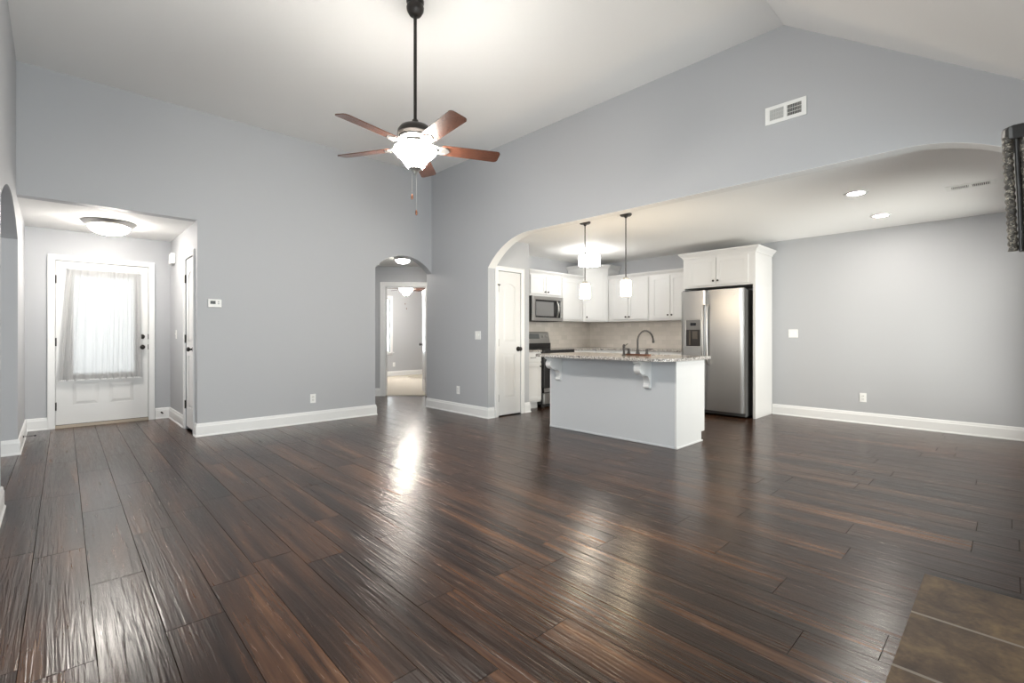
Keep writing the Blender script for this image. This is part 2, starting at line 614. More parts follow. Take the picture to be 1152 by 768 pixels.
wr = MB()
wr.prism(rect(XL - 0.14, XC + 0.14, 0, 2.52), [rect(3.1, 4.15, 0.45, 2.2), rect(0.0, 1.05, 0.45, 2.2), rect(5.6, 7.3, 0.06, 2.1)], fY(YR, -1), 0, 0.14)
struct(wr, 'wall_right', 'wall', 'grey exterior wall right of the fireplace', 'wall')

# entry walls
we = MB()
we.prism(rect(XL - 0.14, XE + 0.13, 0, 2.5), [rect(-0.012, 0.922, 0.0, 2.072)], fY(YE), 0, 0.13)
struct(we, 'wall_entry', 'wall', 'pale grey wall around the front door', 'wall')
wer = MB()
wer.prism(rect(YA + 0.13, YE, 0, 2.5), [rect(6.50, 6.985, 0, 2.07)], fX(XE), 0, 0.125)
struct(wer, 'wall_entry_right', 'wall', 'pale entry side wall with narrow closet door', 'wall')
cl = MB().box(XE + 0.7, XE + 0.72, YA + 0.13, YE, 0, 2.5).box(XE + 0.125, XE + 0.72, 7.2, 7.22, 0, 2.5)
struct(cl, 'wall_closet', 'wall', 'closet wall behind the narrow entry door', 'wall')

# pantry and kitchen walls
wp = MB()
wp.prism(rect(XB + 0.13, 5.10, 0, 2.55), [rect(4.474, 4.925, 0, 2.05)], fY(YP), 0, 0.12)
struct(wp, 'wall_pantry', 'wall', 'grey pantry wall holding the white two-panel door', 'wall')
wpr = MB().box(4.99, 5.10, YP + 0.12, YK, 0, 2.55)
struct(wpr, 'wall_pantry_return', 'wall', 'pantry return wall beside the range', 'wall')
wk = MB().box(XB + 0.137, XC + 0.14, YK, YK + 0.12, 0, 2.55)
struct(wk, 'wall_kitchen_left', 'wall', 'grey kitchen wall behind range and microwave', 'wall')
wc = MB().box(XC, XC + 0.12, YR - 0.1, YK + 0.1, 0, 2.55)
struct(wc, 'wall_back', 'wall', 'long grey dining wall right of the refrigerator', 'wall')

# hall and bedroom shell
DW = 9.0
FD = Frame(V(-2.05, DW), RV)              # u to the right, outward towards the camera
def rdoor(px):
    return (px - 576) / 537.2 * DW + 2.05
d0, d1 = rdoor(433), rdoor(479)
wd_ = MB().prism(rect(-1.6, 0.62, 0, 2.7), [rect(d0, d1, 0, 2.06)], FD, -0.12, 0)
struct(wd_, 'wall_hall', 'wall', 'pale hall wall with bedroom doorway', 'wall')
wh = MB().box(3.1, 3.2, YA + 0.13, 9.6, 0, 2.6).box(5.22, 5.34, 5.82, 7.62, 0, 2.6)
struct(wh, 'wall_hall_side', 'wall', 'hall side walls behind the archway', 'wall')
bw_ = MB().prism(rect(3.3, 8.6, 0, 2.7), [rect(6.12, 6.73, 0.68, 2.17)], fY(11.93), 0, 0.14)
struct(bw_, 'wall_bedroom', 'wall', 'blue-grey bedroom wall seen through the doorway', 'wall')
bs = MB().box(3.3, 3.42, 9.2, 11.95, 0, 2.7).box(8.5, 8.62, 7.2, 11.95, 0, 2.7).box(5.3, 8.6, 7.2, 7.3, 0, 2.7)
struct(bs, 'wall_bedroom_side', 'wall', 'bedroom side walls', 'wall')
pC = [V(-3.65, DW + 0.03), V(-1.4, DW + 0.03)]
cp = MB().prism([(pC[0].x, pC[0].y), (pC[1].x, pC[1].y), (5.35, 7.3), (8.55, 7.3), (8.55, 11.95), (3.35, 11.95), (3.35, 9.4)], [],
                lambda a, b, w: Vector((a, b, w)), -0.03, 0.012)
struct(cp, 'floor_bedroom', 'carpet', 'beige carpet in the bedroom beyond the doorway', 'carpet')
bc = MB().prism([(pC[0].x, pC[0].y), (pC[1].x, pC[1].y), (5.35, 7.2), (8.6, 7.2), (8.6, 12.05), (3.3, 12.05), (3.3, 9.2)], [],
                lambda a, b, w: Vector((a, b, w)), 2.62, 2.72)
struct(bc, 'ceiling_bedroom', 'ceiling', 'white bedroom ceiling', 'ceiling')
# side room behind the left archway
sr = MB().box(-3.2, -3.08, 3.2, 8.2, 0, 2.6).box(-3.2, XL - 0.14, 3.2, 3.3, 0, 2.6).box(-3.2, XL - 0.14, 7.4, 7.5, 0, 2.6)
struct(sr, 'wall_side_room', 'wall', 'grey walls of the room behind the left archway', 'wall')
sc_ = MB().box(-3.2, XL - 0.13, 3.2, 7.5, 2.5, 2.58)
struct(sc_, 'ceiling_side_room', 'ceiling', 'ceiling of the room behind the left archway', 'ceiling')
# chimney breast that carries the mantel
cb = MB().box(1.45, 2.95, YR, -0.22, 0, 2.55)
struct(cb, 'wall_chimney', 'wall', 'grey chimney breast behind the carved mantel', 'wall')

# ------------------------------------------------------------------ baseboards
BP = [(0, 0), (0.024, 0), (0.024, 0.010), (0.017, 0.020), (0.017, 0.112), (0.013, 0.120), (0.011, 0.138), (0.006, 0.147), (0, 0.147)]
def base_run(mb, p0, p1, m0=0.0, m1=0.0):
    """p0 -> p1 with the room on the right-hand side; m = mitre at each end (+1 outside corner, -1 inside)"""
    p0, p1 = Vector((*p0, 0)), Vector((*p1, 0))
    d = (p1 - p0).normalized()
    n = d.cross(Vector((0, 0, 1)))
    vs = []
    for (o, z) in BP:
        vs.append(p0 + n * o - d * (m0 * o) + Vector((0, 0, z)))
    for (o, z) in BP:
        vs.append(p1 + n * o + d * (m1 * o) + Vector((0, 0, z)))
    k = len(BP)
    fs = [(i, (i + 1) % k, (i + 1) % k + k, i + k) for i in range(k)] + [tuple(range(k)), tuple(range(2 * k - 1, k - 1, -1))]
    mb.add(vs, fs)
    return mb
b = MB()
base_run(b, (XE, 6.425), (XE, YA), 0, 1)
base_run(b, (XE, YA), (3.33, YA), 1, 1)
base_run(b, (3.33, YA), (3.33, 6.46), 1, 0)
struct(b, 'baseboard_front', 'trim', 'white baseboard along the tall grey wall', 'baseboard')
b = MB()
base_run(b, (XB, 6.46), (XB, YP), 0, 1)
base_run(b, (XB, YP), (4.402, YP), 1, 0)
struct(b, 'baseboard_kitchen_side', 'trim', 'white baseboard between archway and pantry', 'baseboard')
b = MB()
base_run(b, (4.997, YP), (5.10, YP), 0, 1)
base_run(b, (5.10, YP), (5.10, 5.10), 1, 0)
struct(b, 'baseboard_pantry', 'trim', 'short white baseboard right of the pantry door', 'baseboard')
b = MB()
base_run(b, (XC, 2.405), (XC, YR), 0, 0)
struct(b, 'baseboard_back', 'trim', 'long white baseboard under the dining wall', 'baseboard')
b = MB()
base_run(b, (XL - 0.14, 6.57), (XL, 6.57), 0, 1)
base_run(b, (XL, 6.57), (XL, YE), 1, -1)
base_run(b, (XL, YE), (-0.067, YE), -1, 0)
struct(b, 'baseboard_entry_left', 'trim', 'white baseboard left of the front door', 'baseboard')
b = MB()
base_run(b, (0.985, YE), (XE, YE), 0, -1)
base_run(b, (XE, YE), (XE, 7.055), -1, 0)
struct(b, 'baseboard_entry_right', 'trim', 'white baseboard right of the front door', 'baseboard')
b = MB()
base_run(b, (XL, YR), (XL, 4.60), 0, 1)
base_run(b, (XL, 4.60), (XL - 0.14, 4.60), 1, 0)
struct(b, 'baseboard_left', 'trim', 'white baseboard end at the near side of left archway', 'baseboard')
b = MB()
pl_, pr_ = FD(-1.2, 0, 0), FD(d0 - 0.09, 0, 0)
base_run(b, (pl_.x, pl_.y), (pr_.x, pr_.y), 0, 0)
struct(b, 'baseboard_hall', 'trim', 'white baseboard left of the bedroom doorway', 'baseboard')
b = MB()
base_run(b, (3.42, 11.93), (8.5, 11.93), 0, 0)
struct(b, 'baseboard_bedroom', 'trim', 'white baseboard on the bedroom wall', 'baseboard')

# ------------------------------------------------------------------ doors
def casing(mb, F, u0, u1, ztop, w=0.066, t=0.018):
    out = [(u0 - w, 0), (u0, 0), (u0, ztop), (u1, ztop), (u1, 0), (u1 + w, 0), (u1 + w, ztop + w), (u0 - w, ztop + w)]
    mb.prism(out, [], F, 0.0, t)
    o2 = [(u0 - w, 0), (u0 - w + 0.014, 0), (u0 - w + 0.014, ztop + w - 0.014), (u1 + w - 0.014, ztop + w - 0.014), (u1 + w - 0.014, 0), (u1 + w, 0), (u1 + w, ztop + w), (u0 - w, ztop + w)]
    mb.prism(o2, [], F, t, t + 0.005)
    return mb
def hinge(F, u, z, parent, w=0.0, name='hinge'):
    mb = MB().cyl(F(u, z - 0.05, w + 0.006), F(u, z + 0.05, w + 0.006), 0.008, 10)
    mb.box(u - 0.014, u + 0.014, w - 0.002, w + 0.003, z - 0.05, z + 0.05, F)
    return mb.build(name, 'bronze', parent, smooth=35)
def knob(F, u, z, w, parent, name='door_knob', r=0.028):
    k = r / 0.028
    prof = [(0.033 * k, 0), (0.033 * k, 0.006), (0.026 * k, 0.010), (0.012 * k, 0.014), (0.011 * k, 0.032), (0.020 * k, 0.036), (0.0285 * k, 0.046), (0.029 * k, 0.054), (0.022 * k, 0.064), (0.008 * k, 0.067)]
    return MB().lathe(prof, F(u, z, w), 20, F.n).build(name, 'bronze', parent, smooth=50)
def two_panel_leaf(F, u0, u1, z0, z1, w, parent, t=0.035):
    """moulded two-panel door with an arched upper panel"""
    W = u1 - u0
    st = 0.24 * W if W < 0.5 else 0.12
    st = min(st, 0.115)
    a, c = u0 + st, u1 - st
    p1 = [(a, z0 + 0.24), (c, z0 + 0.24), (c, z0 + 0.86), (a, z0 + 0.86)]
    zt = z1 - 0.22
    p2 = [(a, z0 + 1.03), (c, z0 + 1.03)] + seg_arch(a, c, zt, (c - a) * 0.24, 14)
    mb = MB()
    mb.prism(rect(u0, u1, z0, z1), [p1, p2], F, w - 0.010, w)
    mb.box(u0, u1, w - t, w - 0.009, z0, z1, F)
    for p in (p1, p2):
        mb.raised(p, F, w - 0.0095, w - 0.001, 0.035)
    return mb.build('door_leaf', 'door', parent)

# front door: three-quarter glass, curtain, two raised panels
FE = Frame((0, YE, 0), (1, 0))
d = thing('door_1', 'white front door with curtained glass in the entry', 'door', (0.455, YE, 0), kind='structure')
casing(MB(), FE, 0.0 - 0.002, 0.912 + 0.002, 2.064).build('door_frame', 'trim', d, bevel=0.003)
MB().box(-0.012, 0.922, -0.13, -0.055, 2.062, 2.072, FE).box(-0.012, -0.004, -0.13, 0, 0, 2.07, FE).box(0.916, 0.922, -0.13, 0, 0, 2.07, FE).box(-0.006, 0.02, -0.07, -0.049, 0.03, 2.065, FE).box(0.892, 0.92, -0.07, -0.049, 0.03, 2.065, FE).box(0, 0.91, -0.07, -0.049, 2.04, 2.065, FE).build('door_jamb', 'trim', d)
LG = (0.165, 0.755, 0.665, 1.885)
mb = MB()
pn = [rect(0.155, 0.405, 0.275, 0.545), rect(0.505, 0.755, 0.275, 0.545)]
mb.prism(rect(0.003, 0.909, 0.04, 2.058), [rect(*LG)] + pn, FE, -0.02, -0.008)
mb.prism(rect(0.003, 0.909, 0.04, 2.058), [rect(*LG)], FE, -0.048, -0.019)
for p in pn:
    mb.raised(p, FE, -0.0195, -0.010, 0.04)
mb.build('door_leaf', 'door', d)
mb = MB().prism(rect(LG[0] - 0.03, LG[1] + 0.03, LG[2] - 0.03, LG[3] + 0.03), [rect(*LG)], FE, -0.009, 0.004)
mb.build('glass_frame', 'door', d, bevel=0.004)
MB().box(LG[0], LG[1], -0.034, -0.028, LG[2], LG[3], FE).build('glass_pane', 'glass', d)
mb = MB().prism(rect(-0.002, 0.912, 0.0, 0.034), [], FE, -0.12, 0.012)
mb.build('door_sill', mat('sill_tan', (0.42, 0.36, 0.29), 0.5), d)
MB().box(0.003, 0.909, -0.046, -0.010, 0.034, 0.041, FE).build('door_sweep', 'rubber', d)
for z in (1.83, 1.06, 0.27):
    hinge(FE, -0.002, z, d)
knob(FE, 0.845, 0.985, -0.008, d)
MB().lathe([(0.031, 0), (0.031, 0.008), (0.024, 0.020), (0.015, 0.024), (0.004, 0.026)], FE(0.845, 1.125, -0.008), 20, FE.n).build('deadbolt', 'bronze', d, smooth=50)
mb = MB().box(0.906, 0.916, -0.008, 0.004, 1.09, 1.16, FE).box(0.906, 0.916, -0.008, 0.004, 0.95, 1.02, FE)
mb.build('strike_plate', 'bronze', d)

# closet door in the entry
FC = Frame((XE, 6.985, 0), (0, -1))           # outward -X, u runs towards the living room
d = thing('door_2', 'narrow white closet door right of the front door', 'door', (XE, 6.74, 0), kind='structure')
casing(MB(), FC, 0.0, 0.482, 2.07, 0.060, 0.015).build('door_frame', 'trim', d, bevel=0.003)
two_panel_leaf(FC, 0.006, 0.477, 0.035, 2.062, -0.006, d)
for z in (1.83, 1.10, 0.30):
    hinge(FC, 0.002, z, d)
knob(FC, 0.41, 0.98, -0.006, d, r=0.026)

# pantry door
FP = Frame((4.476, YP, 0), (1, 0))
d = thing('door_3', 'white two-panel pantry door beside the kitchen arch', 'door', (4.70, YP, 0), kind='structure')
casing(MB(), FP, 0.0, 0.449, 2.05, 0.062).build('door_frame', 'trim', d, bevel=0.003)
two_panel_leaf(FP, 0.005, 0.444, 0.016, 2.044, -0.004, d)
for z in (1.80, 1.04, 0.26):
    hinge(FP, 0.004, z, d)
mb = MB().box(-0.020, 0.026, 0.010, 0.024, 1.842, 1.858, FP).box(-0.008, 0.012, 0.008, 0.016, 1.83, 1.85, FP)
mb.build('hinge_stop', 'bronze', d)
knob(FP, 0.400, 0.945, -0.004, d, r=0.030)

# bedroom door, swung open into the bedroom
d = thing('door_4', 'white bedroom door standing open behind the hall archway', 'door', FD((d0 + d1) / 2, 0, 0), kind='structure')
casing(MB(), FD, d0, d1, 2.06, 0.085).build('door_frame', 'trim', d, bevel=0.003)
MB().box(d0 - 0.001, d0 + 0.012, -0.12, 0, 0, 2.06, FD).box(d1 - 0.012, d1 + 0.001, -0.12, 0, 0, 2.06, FD).box(d0, d1, -0.12, 0, 2.048, 2.061, FD).build('door_jamb', 'trim', d)
hp = FD(d1 - 0.014, 0, -0.10)
lv = (RV * -0.215 + FV * 0.74).normalized()
FO = Frame(hp + lv * 0.73, (-lv.x, -lv.y))    # open leaf; outward faces the room
two_panel_leaf(FO, 0.0, 0.73, 0.02, 2.04, 0.0, d)
for z in (1.84, 1.08, 0.30):
    hinge(FD, d1 - 0.006, z, d, -0.03)
knob(FO, 0.06, 0.96, 0.0, d)
knob(Frame(FO(0, 0, -0.035), (lv.x, lv.y)), -0.06, 0.96, 0.0, d)

# front door curtain on its rod
cu = thing('door_curtain', 'sheer white curtain gathered over the front door glass', 'curtain', (0.455, YE - 0.05, 0.58))
nx, nz = 150, 40
vs, fs = [], []
for j in range(nz + 1):
    t = j / nz                                # 0 top .. 1 bottom
    z = 1.985 - t * 1.405
    xl = 0.120 - 0.095 * t ** 0.9
    xr = 0.815 + 0.030 * t
    for i in range(nx + 1):
        s = i / nx
        amp = 0.006 + 0.005 * t
        ph = s * 2 * pi * 10 + 2.2 * sin(s * 9) + 0.8 * sin(2.2 * t + s * 6)
        hem = 0.006 * sin(s * 60) * (1 if t > 0.985 else 0)
        w = 0.030 + amp * sin(ph) + 0.004 * sin(ph * 2.3 + 1) + (0.012 * (1 - abs(2 * s - 1)) * t)
        if t < 0.05:
            w = 0.030 + amp * 0.8 * sin(ph)
        vs.append(FE(xl + (xr - xl) * s, z + hem, w))
for j in range(nz):
    for i in range(nx):
        a = j * (nx + 1) + i
        fs.append((a, a + 1, a + nx + 2, a + nx + 1))
o = MB().add(vs, fs).build('curtain_cloth', 'sheer', cu, smooth=80)
mb = MB()
for i in range(46):                            # lace hem
    s = (i + 0.5) / 46
    mb.lathe([(0.009, -0.002), (0.009, 0.002)], FE(0.03 + 0.812 * s, 0.585, 0.034 + 0.012 * (1 - abs(2 * s - 1))), 8, FE.n)
mb.build('lace_hem', M['trim'], cu)
MB().cyl(FE(0.10, 1.965, 0.030), FE(0.83, 1.965, 0.030), 0.006, 10).box(0.10, 0.112, -0.01, 0.03, 1.957, 1.973, FE).box(0.818, 0.83, -0.01, 0.03, 1.957, 1.973, FE).build('curtain_rod', 'trim', cu)

# ------------------------------------------------------------------ windows (bedroom one seen; left wall, fireplace sides, patio door added for daylight)
def window(name, label, F, u0, u1, z0, z1, depth=0.14, rails=(0.5,), mull=()):
    c = F((u0 + u1) / 2, z0, 0)
    wnd = thing(name, label, 'window', c, kind='structure')
    mb = MB().prism(rect(u0 - 0.07, u1 + 0.07, z0 - 0.07, z1 + 0.07), [rect(u0, u1, z0, z1)], F, 0, 0.018)
    mb.box(u0 - 0.09, u1 + 0.09, 0, 0.05, z0 - 0.03, z0, F)
    mb.build('window_casing', 'trim', wnd, bevel=0.003)
    f = MB().prism(rect(u0, u1, z0, z1), [rect(u0 + 0.045, u1 - 0.045, z0 + 0.045, z1 - 0.045)], F, -depth * 0.7, -depth * 0.35)
    for r_ in rails:
        zz = z0 + (z1 - z0) * r_
        f.box(u0 + 0.04, u1 - 0.04, -depth * 0.68, -depth * 0.37, zz - 0.022, zz + 0.022, F)
    for m_ in mull:
        uu = u0 + (u1 - u0) * m_
        f.box(uu - 0.035, uu + 0.035, -depth * 0.69, -depth * 0.36, z0 + 0.04, z1 - 0.04, F)
    f.build('window_sash', 'trim', wnd)
    MB().box(u0 + 0.03, u1 - 0.03, -depth * 0.55, -depth * 0.52, z0 + 0.03, z1 - 0.03, F).build('window_pane', 'glass', wnd)
    return wnd
window('added_window_1', 'unseen wide window added on the left wall for daylight', Frame((XL, 0, 0), (0, 1)), 0.5, 3.05, 0.5, 2.3, mull=(0.333, 0.667))
FR = Frame((0, YR, 0), (-1, 0))
window('added_window_2', 'unseen window added beside the fireplace for daylight', FR, -4.15, -3.1, 0.45, 2.2)
window('added_window_5', 'unseen window added left of the fireplace to light the front wall', FR, -1.05, 0.0, 0.45, 2.2)
window('added_window_3', 'unseen glazed patio door added in the dining end for daylight', FR, -7.3, -5.6, 0.06, 2.1, rails=(), mull=(0.5,))
window('window_4', 'bright narrow bedroom window beyond the doorway', Frame((0, 11.93, 0), (1, 0)), 6.12, 6.73, 0.68, 2.17)
bl = thing('window_blind', 'white slatted blind inside the bedroom window', 'blind', (6.35, 11.9, 0.7))
mb = MB()
FB = Frame((0, 11.93, 0), (1, 0))
for i in range(34):
    z = 0.73 + i * 0.041
    mb.add([FB(6.135, z - 0.012, -0.028), FB(6.715, z - 0.012, -0.028), FB(6.715, z + 0.012, -0.006), FB(6.135, z + 0.012, -0.006)], [(0, 1, 2, 3)])
mb.build('slats', 'sheer', bl)
MB().box(6.128, 6.722, -0.035, -0.003, 2.13, 2.165, FB).build('head_rail', 'trim', bl)

# ------------------------------------------------------------------ kitchen cabinets
def shaker(F, u0, u1, z0, z1, name, parent, knob_at=None, rail=0.055, kname='knob'):
    mb = MB()
    mb.prism(rect(u0, u1, z0, z1), [rect(u0 + rail, u1 - rail, z0 + rail, z1 - rail)], F, 0.001, 0.020)
    mb.box(u0 + rail - 0.004, u1 - rail + 0.004, 0.001, 0.012, z0 + rail - 0.004, z1 - rail + 0.004, F)
    o = mb.build(name, 'cabinet', parent, bevel=0.0015, seg=1)
    if knob_at:
        MB().lathe([(0.007, 0), (0.006, 0.012), (0.012, 0.018), (0.0155, 0.024), (0.013, 0.030), (0.004, 0.032)], F(knob_at[0], knob_at[1], 0.020), 14, F.n).build(kname, 'bronze', o, smooth=50)
    return o
def slab_front(F, u0, u1, z0, z1, parent, name='drawer'):
    o = MB().box(u0, u1, 0.001, 0.020, z0, z1, F).build(name, 'cabinet', parent, bevel=0.002)
    c = (u0 + u1) / 2
    MB().tube([F(c - 0.05, (z0 + z1) / 2, 0.020), F(c - 0.05, (z0 + z1) / 2, 0.045), F(c + 0.05, (z0 + z1) / 2, 0.045), F(c + 0.05, (z0 + z1) / 2, 0.020)], 0.0045, 8).build('drawer_pull', 'bronze', o, smooth=40)
    return o
CP = [(0.0, 0.0), (0.010, 0.0), (0.010, 0.014), (0.020, 0.030), (0.040, 0.050), (0.052, 0.062), (0.055, 0.078), (0.0, 0.078)]
def crown(F, W, depth, z, parent, left=False, right=False, k=1.0, off=0.0):
    vs = []
    n = len(CP)
    path = []
    for (o, zz) in CP:
        o *= k
        zz *= k
        ol = o if left else 0.0
        orr = o if right else 0.0
        row = []
        if left:
            row.append(F(-ol, z + zz, -depth))
        row.append(F(-ol, z + zz, o + off))
        row.append(F(W + orr, z + zz, o + off))
        if right:
            row.append(F(W + orr, z + zz, -depth))
        path.append(row)
    m = len(path[0])
    vs = [p for row in path for p in row]
    fs = []
    for i in range(n):
        for j in range(m - 1):
            i2 = (i + 1) % n
            fs.append((i * m + j, i * m + j + 1, i2 * m + j + 1, i2 * m + j))
    fs.append(tuple(i * m for i in range(n)))
    fs.append(tuple(i * m + m - 1 for i in reversed(range(n))))
    return MB().add(vs, fs).build('crown_moulding', 'cabinet', parent)
def carcass(F, W, depth, z0, z1, parent, name='body'):
    return MB().box(0, W, -depth, 0, z0, z1, F).build(name, 'cabinet', parent, bevel=0.0015, seg=1)

UD = 0.33                                     # upper depth
ZB, ZT = 1.39, 2.13
FU = Frame((5.52, YK - UD - 0.004, 0), (1, 0))        # left wall uppers
G_UP = 'white upper cabinets'
c = thing('upper_cabinet', 'short white wall cabinet directly above the microwave', 'cabinet', (5.9, YK, 1.79), G_UP)
carcass(FU, 0.76, UD, 1.79, ZT, c)
shaker(FU, 0.012, 0.376, 1.82, ZT - 0.005, 'cabinet_door', c, (0.345, 1.86), 0.05)
shaker(FU, 0.384, 0.748, 1.82, ZT - 0.005, 'cabinet_door', c, (0.415, 1.86), 0.05)
crown(FU, 0.76, UD, ZT, c, left=True)
FU2 = Frame((6.283, YK - UD - 0.004, 0), (1, 0))
c = thing('upper_cabinet', 'narrow white wall cabinet right of the microwave', 'cabinet', (6.55, YK, ZB), G_UP)
carcass(FU2, 0.60, UD, ZB, ZT, c)
shaker(FU2, 0.03, 0.585, ZB + 0.03, ZT - 0.005, 'cabinet_door', c)
crown(FU2, 0.60, UD, ZT, c)
# diagonal corner cabinet, taller
DL, DR = Vector((6.888, 5.335, 0)), Vector((7.205, 5.03, 0))
FDg = Frame(DL, (DR - DL)[:2])
c = thing('upper_cabinet', 'taller white corner cabinet set diagonally between wall cabinets', 'cabinet', (7.3, 5.45, ZB), G_UP)
mb = MB().prism([(DL.x, DL.y), (DR.x, DR.y), (XC - 0.004, DR.y), (XC - 0.004, YK - 0.004), (DL.x, YK - 0.004)], [], lambda a, b_, w: Vector((a, b_, w)), ZB, 2.33)
mb.build('body', 'cabinet', c, bevel=0.0015, seg=1)
WD = (DR - DL).length
shaker(FDg, 0.03, WD - 0.03, ZB + 0.03, 2.32, 'cabinet_door', c, (0.055, ZB + 0.08), 0.055)
# crown wrapping the diagonal and both returns
rows = []
for (o, zz) in CP:
    o *= 1.15
    t8 = math.tan(R(22.5)) * o
    rows.append([Vector((DL.x - o, YK - 0.004, 2.33 + zz)), Vector((DL.x - o, DL.y, 2.33 + zz)) + FDg.u * 0 + Vector((0, -t8 * 0.9, 0)),
                 Vector((DR.x + t8 * 0.9 * 0, DR.y - o, 2.33 + zz)) + Vector((-t8 * 0.9, 0, 0)) * 0.6, Vector((XC - 0.004, DR.y - o, 2.33 + zz))])
vs = [p for r_ in rows for p in r_]
fs = []
for i in range(len(CP)):
    for j in range(3):
        i2 = (i + 1) % len(CP)
        fs.append((i * 4 + j, i * 4 + j + 1, i2 * 4 + j + 1, i2 * 4 + j))
MB().add(vs, fs).build('crown_moulding', 'cabinet', c)
# back wall uppers
FK = Frame((XC - UD - 0.004, 5.026, 0), (0, -1))
c = thing('upper_cabinet', 'white two-door wall cabinet right of the corner cabinet', 'cabinet', (XC, 4.62, ZB), G_UP)
carcass(FK, 0.815, UD, ZB, ZT, c)
shaker(FK, 0.035, 0.405, ZB + 0.03, ZT - 0.005, 'cabinet_door', c, (0.375, ZB + 0.075))
shaker(FK, 0.413, 0.800, ZB + 0.03, ZT - 0.005, 'cabinet_door', c, (0.445, ZB + 0.075))
crown(FK, 0.815, UD, ZT, c)
FK2 = Frame((XC - UD - 0.004, 4.209, 0), (0, -1))
c = thing('upper_cabinet', 'white two-door wall cabinet left of the refrigerator', 'cabinet', (XC, 3.83, ZB), G_UP)
carcass(FK2, 0.70, UD, ZB, ZT, c)
shaker(FK2, 0.045, 0.382, ZB + 0.03, ZT - 0.005, 'cabinet_door', c, (0.352, ZB + 0.085))
shaker(FK2, 0.390, 0.692, ZB + 0.03, ZT - 0.005, 'cabinet_door', c, (0.420, ZB + 0.085))
crown(FK2, 0.70, UD, ZT, c)
# refrigerator surround
FF = Frame((6.90, 3.445, 0), (0, -1))
c = thing('refrigerator_cabinet', 'tall white cabinet surround over the refrigerator', 'cabinet', (7.3, 2.93, 0))
WF = 3.445 - 2.41
mb = MB().box(0, WF, -0.655, 0, 1.845, 2.29, FF)
mb.build('body', 'cabinet', c, bevel=0.0015, seg=1)
MB().box(WF - 0.034, WF, -0.655, 0.001, 0, 1.845, FF).build('side_panel', 'cabinet', c, bevel=0.0015, seg=1)
MB().box(0, 0.022, -0.655, 0.001, 0, 1.845, FF).build('side_panel', 'cabinet', c, bevel=0.0015, seg=1)
shaker(FF, 0.095, 0.498, 1.872, 2.265, 'cabinet_door', c, (0.470, 1.93))
shaker(FF, 0.506, 0.945, 1.872, 2.265, 'cabinet_door', c, (0.535, 1.93))
crown(FF, WF, 0.655, 2.285, c, left=True, right=True, k=1.1)

MB().box(-0.061, -0.001, -0.655, -0.33, ZB, ZT, FF).build('filler_panel', 'cabinet', c)

# base cabinets
G_BASE = 'white base cabinets'
def base_cab(label, F, W, depth, layout):
    c = thing('base_cabinet', label, 'cabinet', F(W / 2, 0, -depth / 2), G_BASE)
    MB().box(0, W, -depth, 0, 0.105, 0.885, F).build('body', 'cabinet', c, bevel=0.0015, seg=1)
    MB().box(0, W, -depth, -0.075, 0, 0.105, F).build('toe_kick', 'cabinet', c)
    n = layout
    for i in range(n):
        a, b_ = W * i / n + 0.012, W * (i + 1) / n - 0.012
        slab_front(F, a, b_, 0.735, 0.865, c)
        shaker(F, a, b_, 0.135, 0.715, 'cabinet_door', c, (b_ - 0.03 if i % 2 == 0 else a + 0.03, 0.66))
    return c
FBL = Frame((5.105, YK - 0.59, 0), (1, 0))
base_cab('narrow white base cabinet between pantry wall and range', FBL, 0.41, 0.585, 1)
FBR = Frame((6.285, YK - 0.59, 0), (1, 0))
base_cab('white base cabinet right of the range', FBR, 0.67, 0.585, 1)
FBK = Frame((XC - 0.604, 5.10, 0), (0, -1))
base_cab('white base cabinet on the back wall beside the kitchen corner', FBK, 0.82, 0.60, 2)
FBK2 = Frame((XC - 0.604, 4.275, 0), (0, -1))
base_cab('white base cabinet on the back wall left of refrigerator', FBK2, 0.82, 0.60, 2)
mb = MB().prism([(6.284, YK), (6.284, YK - 0.62), (6.93, YK - 0.62), (6.93, 3.452), (XC, 3.452), (XC, YK)], [], lambda a, b_, w: Vector((a, b_, w)), 0.885, 0.915)
tag(mb.build('countertop', 'granite', bevel=0.004), 'speckled granite worktop along the back wall below the wall cabinets', 'countertop')
mb = MB().box(5.104, 5.516, YK - 0.62, YK, 0.885, 0.915)
tag(mb.build('countertop', 'granite', bevel=0.004), 'small granite worktop piece left of the range', 'countertop')
mb = MB().box(5.104, XC - 0.012, YK - 0.010, YK, 0.916, 1.50).box(XC - 0.010, XC, 3.452, YK, 0.916, 1.39)
struct(mb, 'trim_1', 'tile', 'cream tile backsplash between worktop and wall cabinets', 'backsplash')

# ------------------------------------------------------------------ range
RX0, RX1 = 5.522, 6.278
FRG = Frame((RX0, 5.06, 0), (1, 0))
rg = thing('range', 'black and stainless range under the microwave', 'range', (5.9, 5.38, 0))
WR = RX1 - RX0
MB().box(0, WR, -0.62, -0.03, 0.05, 0.895, FRG).build('body', 'black', rg, bevel=0.004)
MB().box(0, WR, -0.60, 0.012, 0.895, 0.912, FRG).build('cooktop', 'darkglass', rg, bevel=0.004)
MB().box(0.0, WR, -0.03, 0.010, 0.845, 0.896, FRG).build('front_rail', 'black', rg, bevel=0.004)
od = MB().box(0.006, WR - 0.006, -0.028, 0.008, 0.315, 0.838, FRG).build('oven_door', 'black', rg, bevel=0.006)
MB().box(0.12, WR - 0.12, 0.008, 0.0095, 0.40, 0.70, FRG).build('oven_window', 'darkglass', od)
MB().tube([FRG(0.06, 0.79, 0.008), FRG(0.06, 0.79, 0.05), FRG(WR - 0.06, 0.79, 0.05), FRG(WR - 0.06, 0.79, 0.008)], 0.011, 10).build('oven_handle', 'steel', od, smooth=40)
MB().box(0.006, WR - 0.006, 0.0075, 0.0095, 0.245, 0.312, FRG).build('door_trim', 'steel', od)
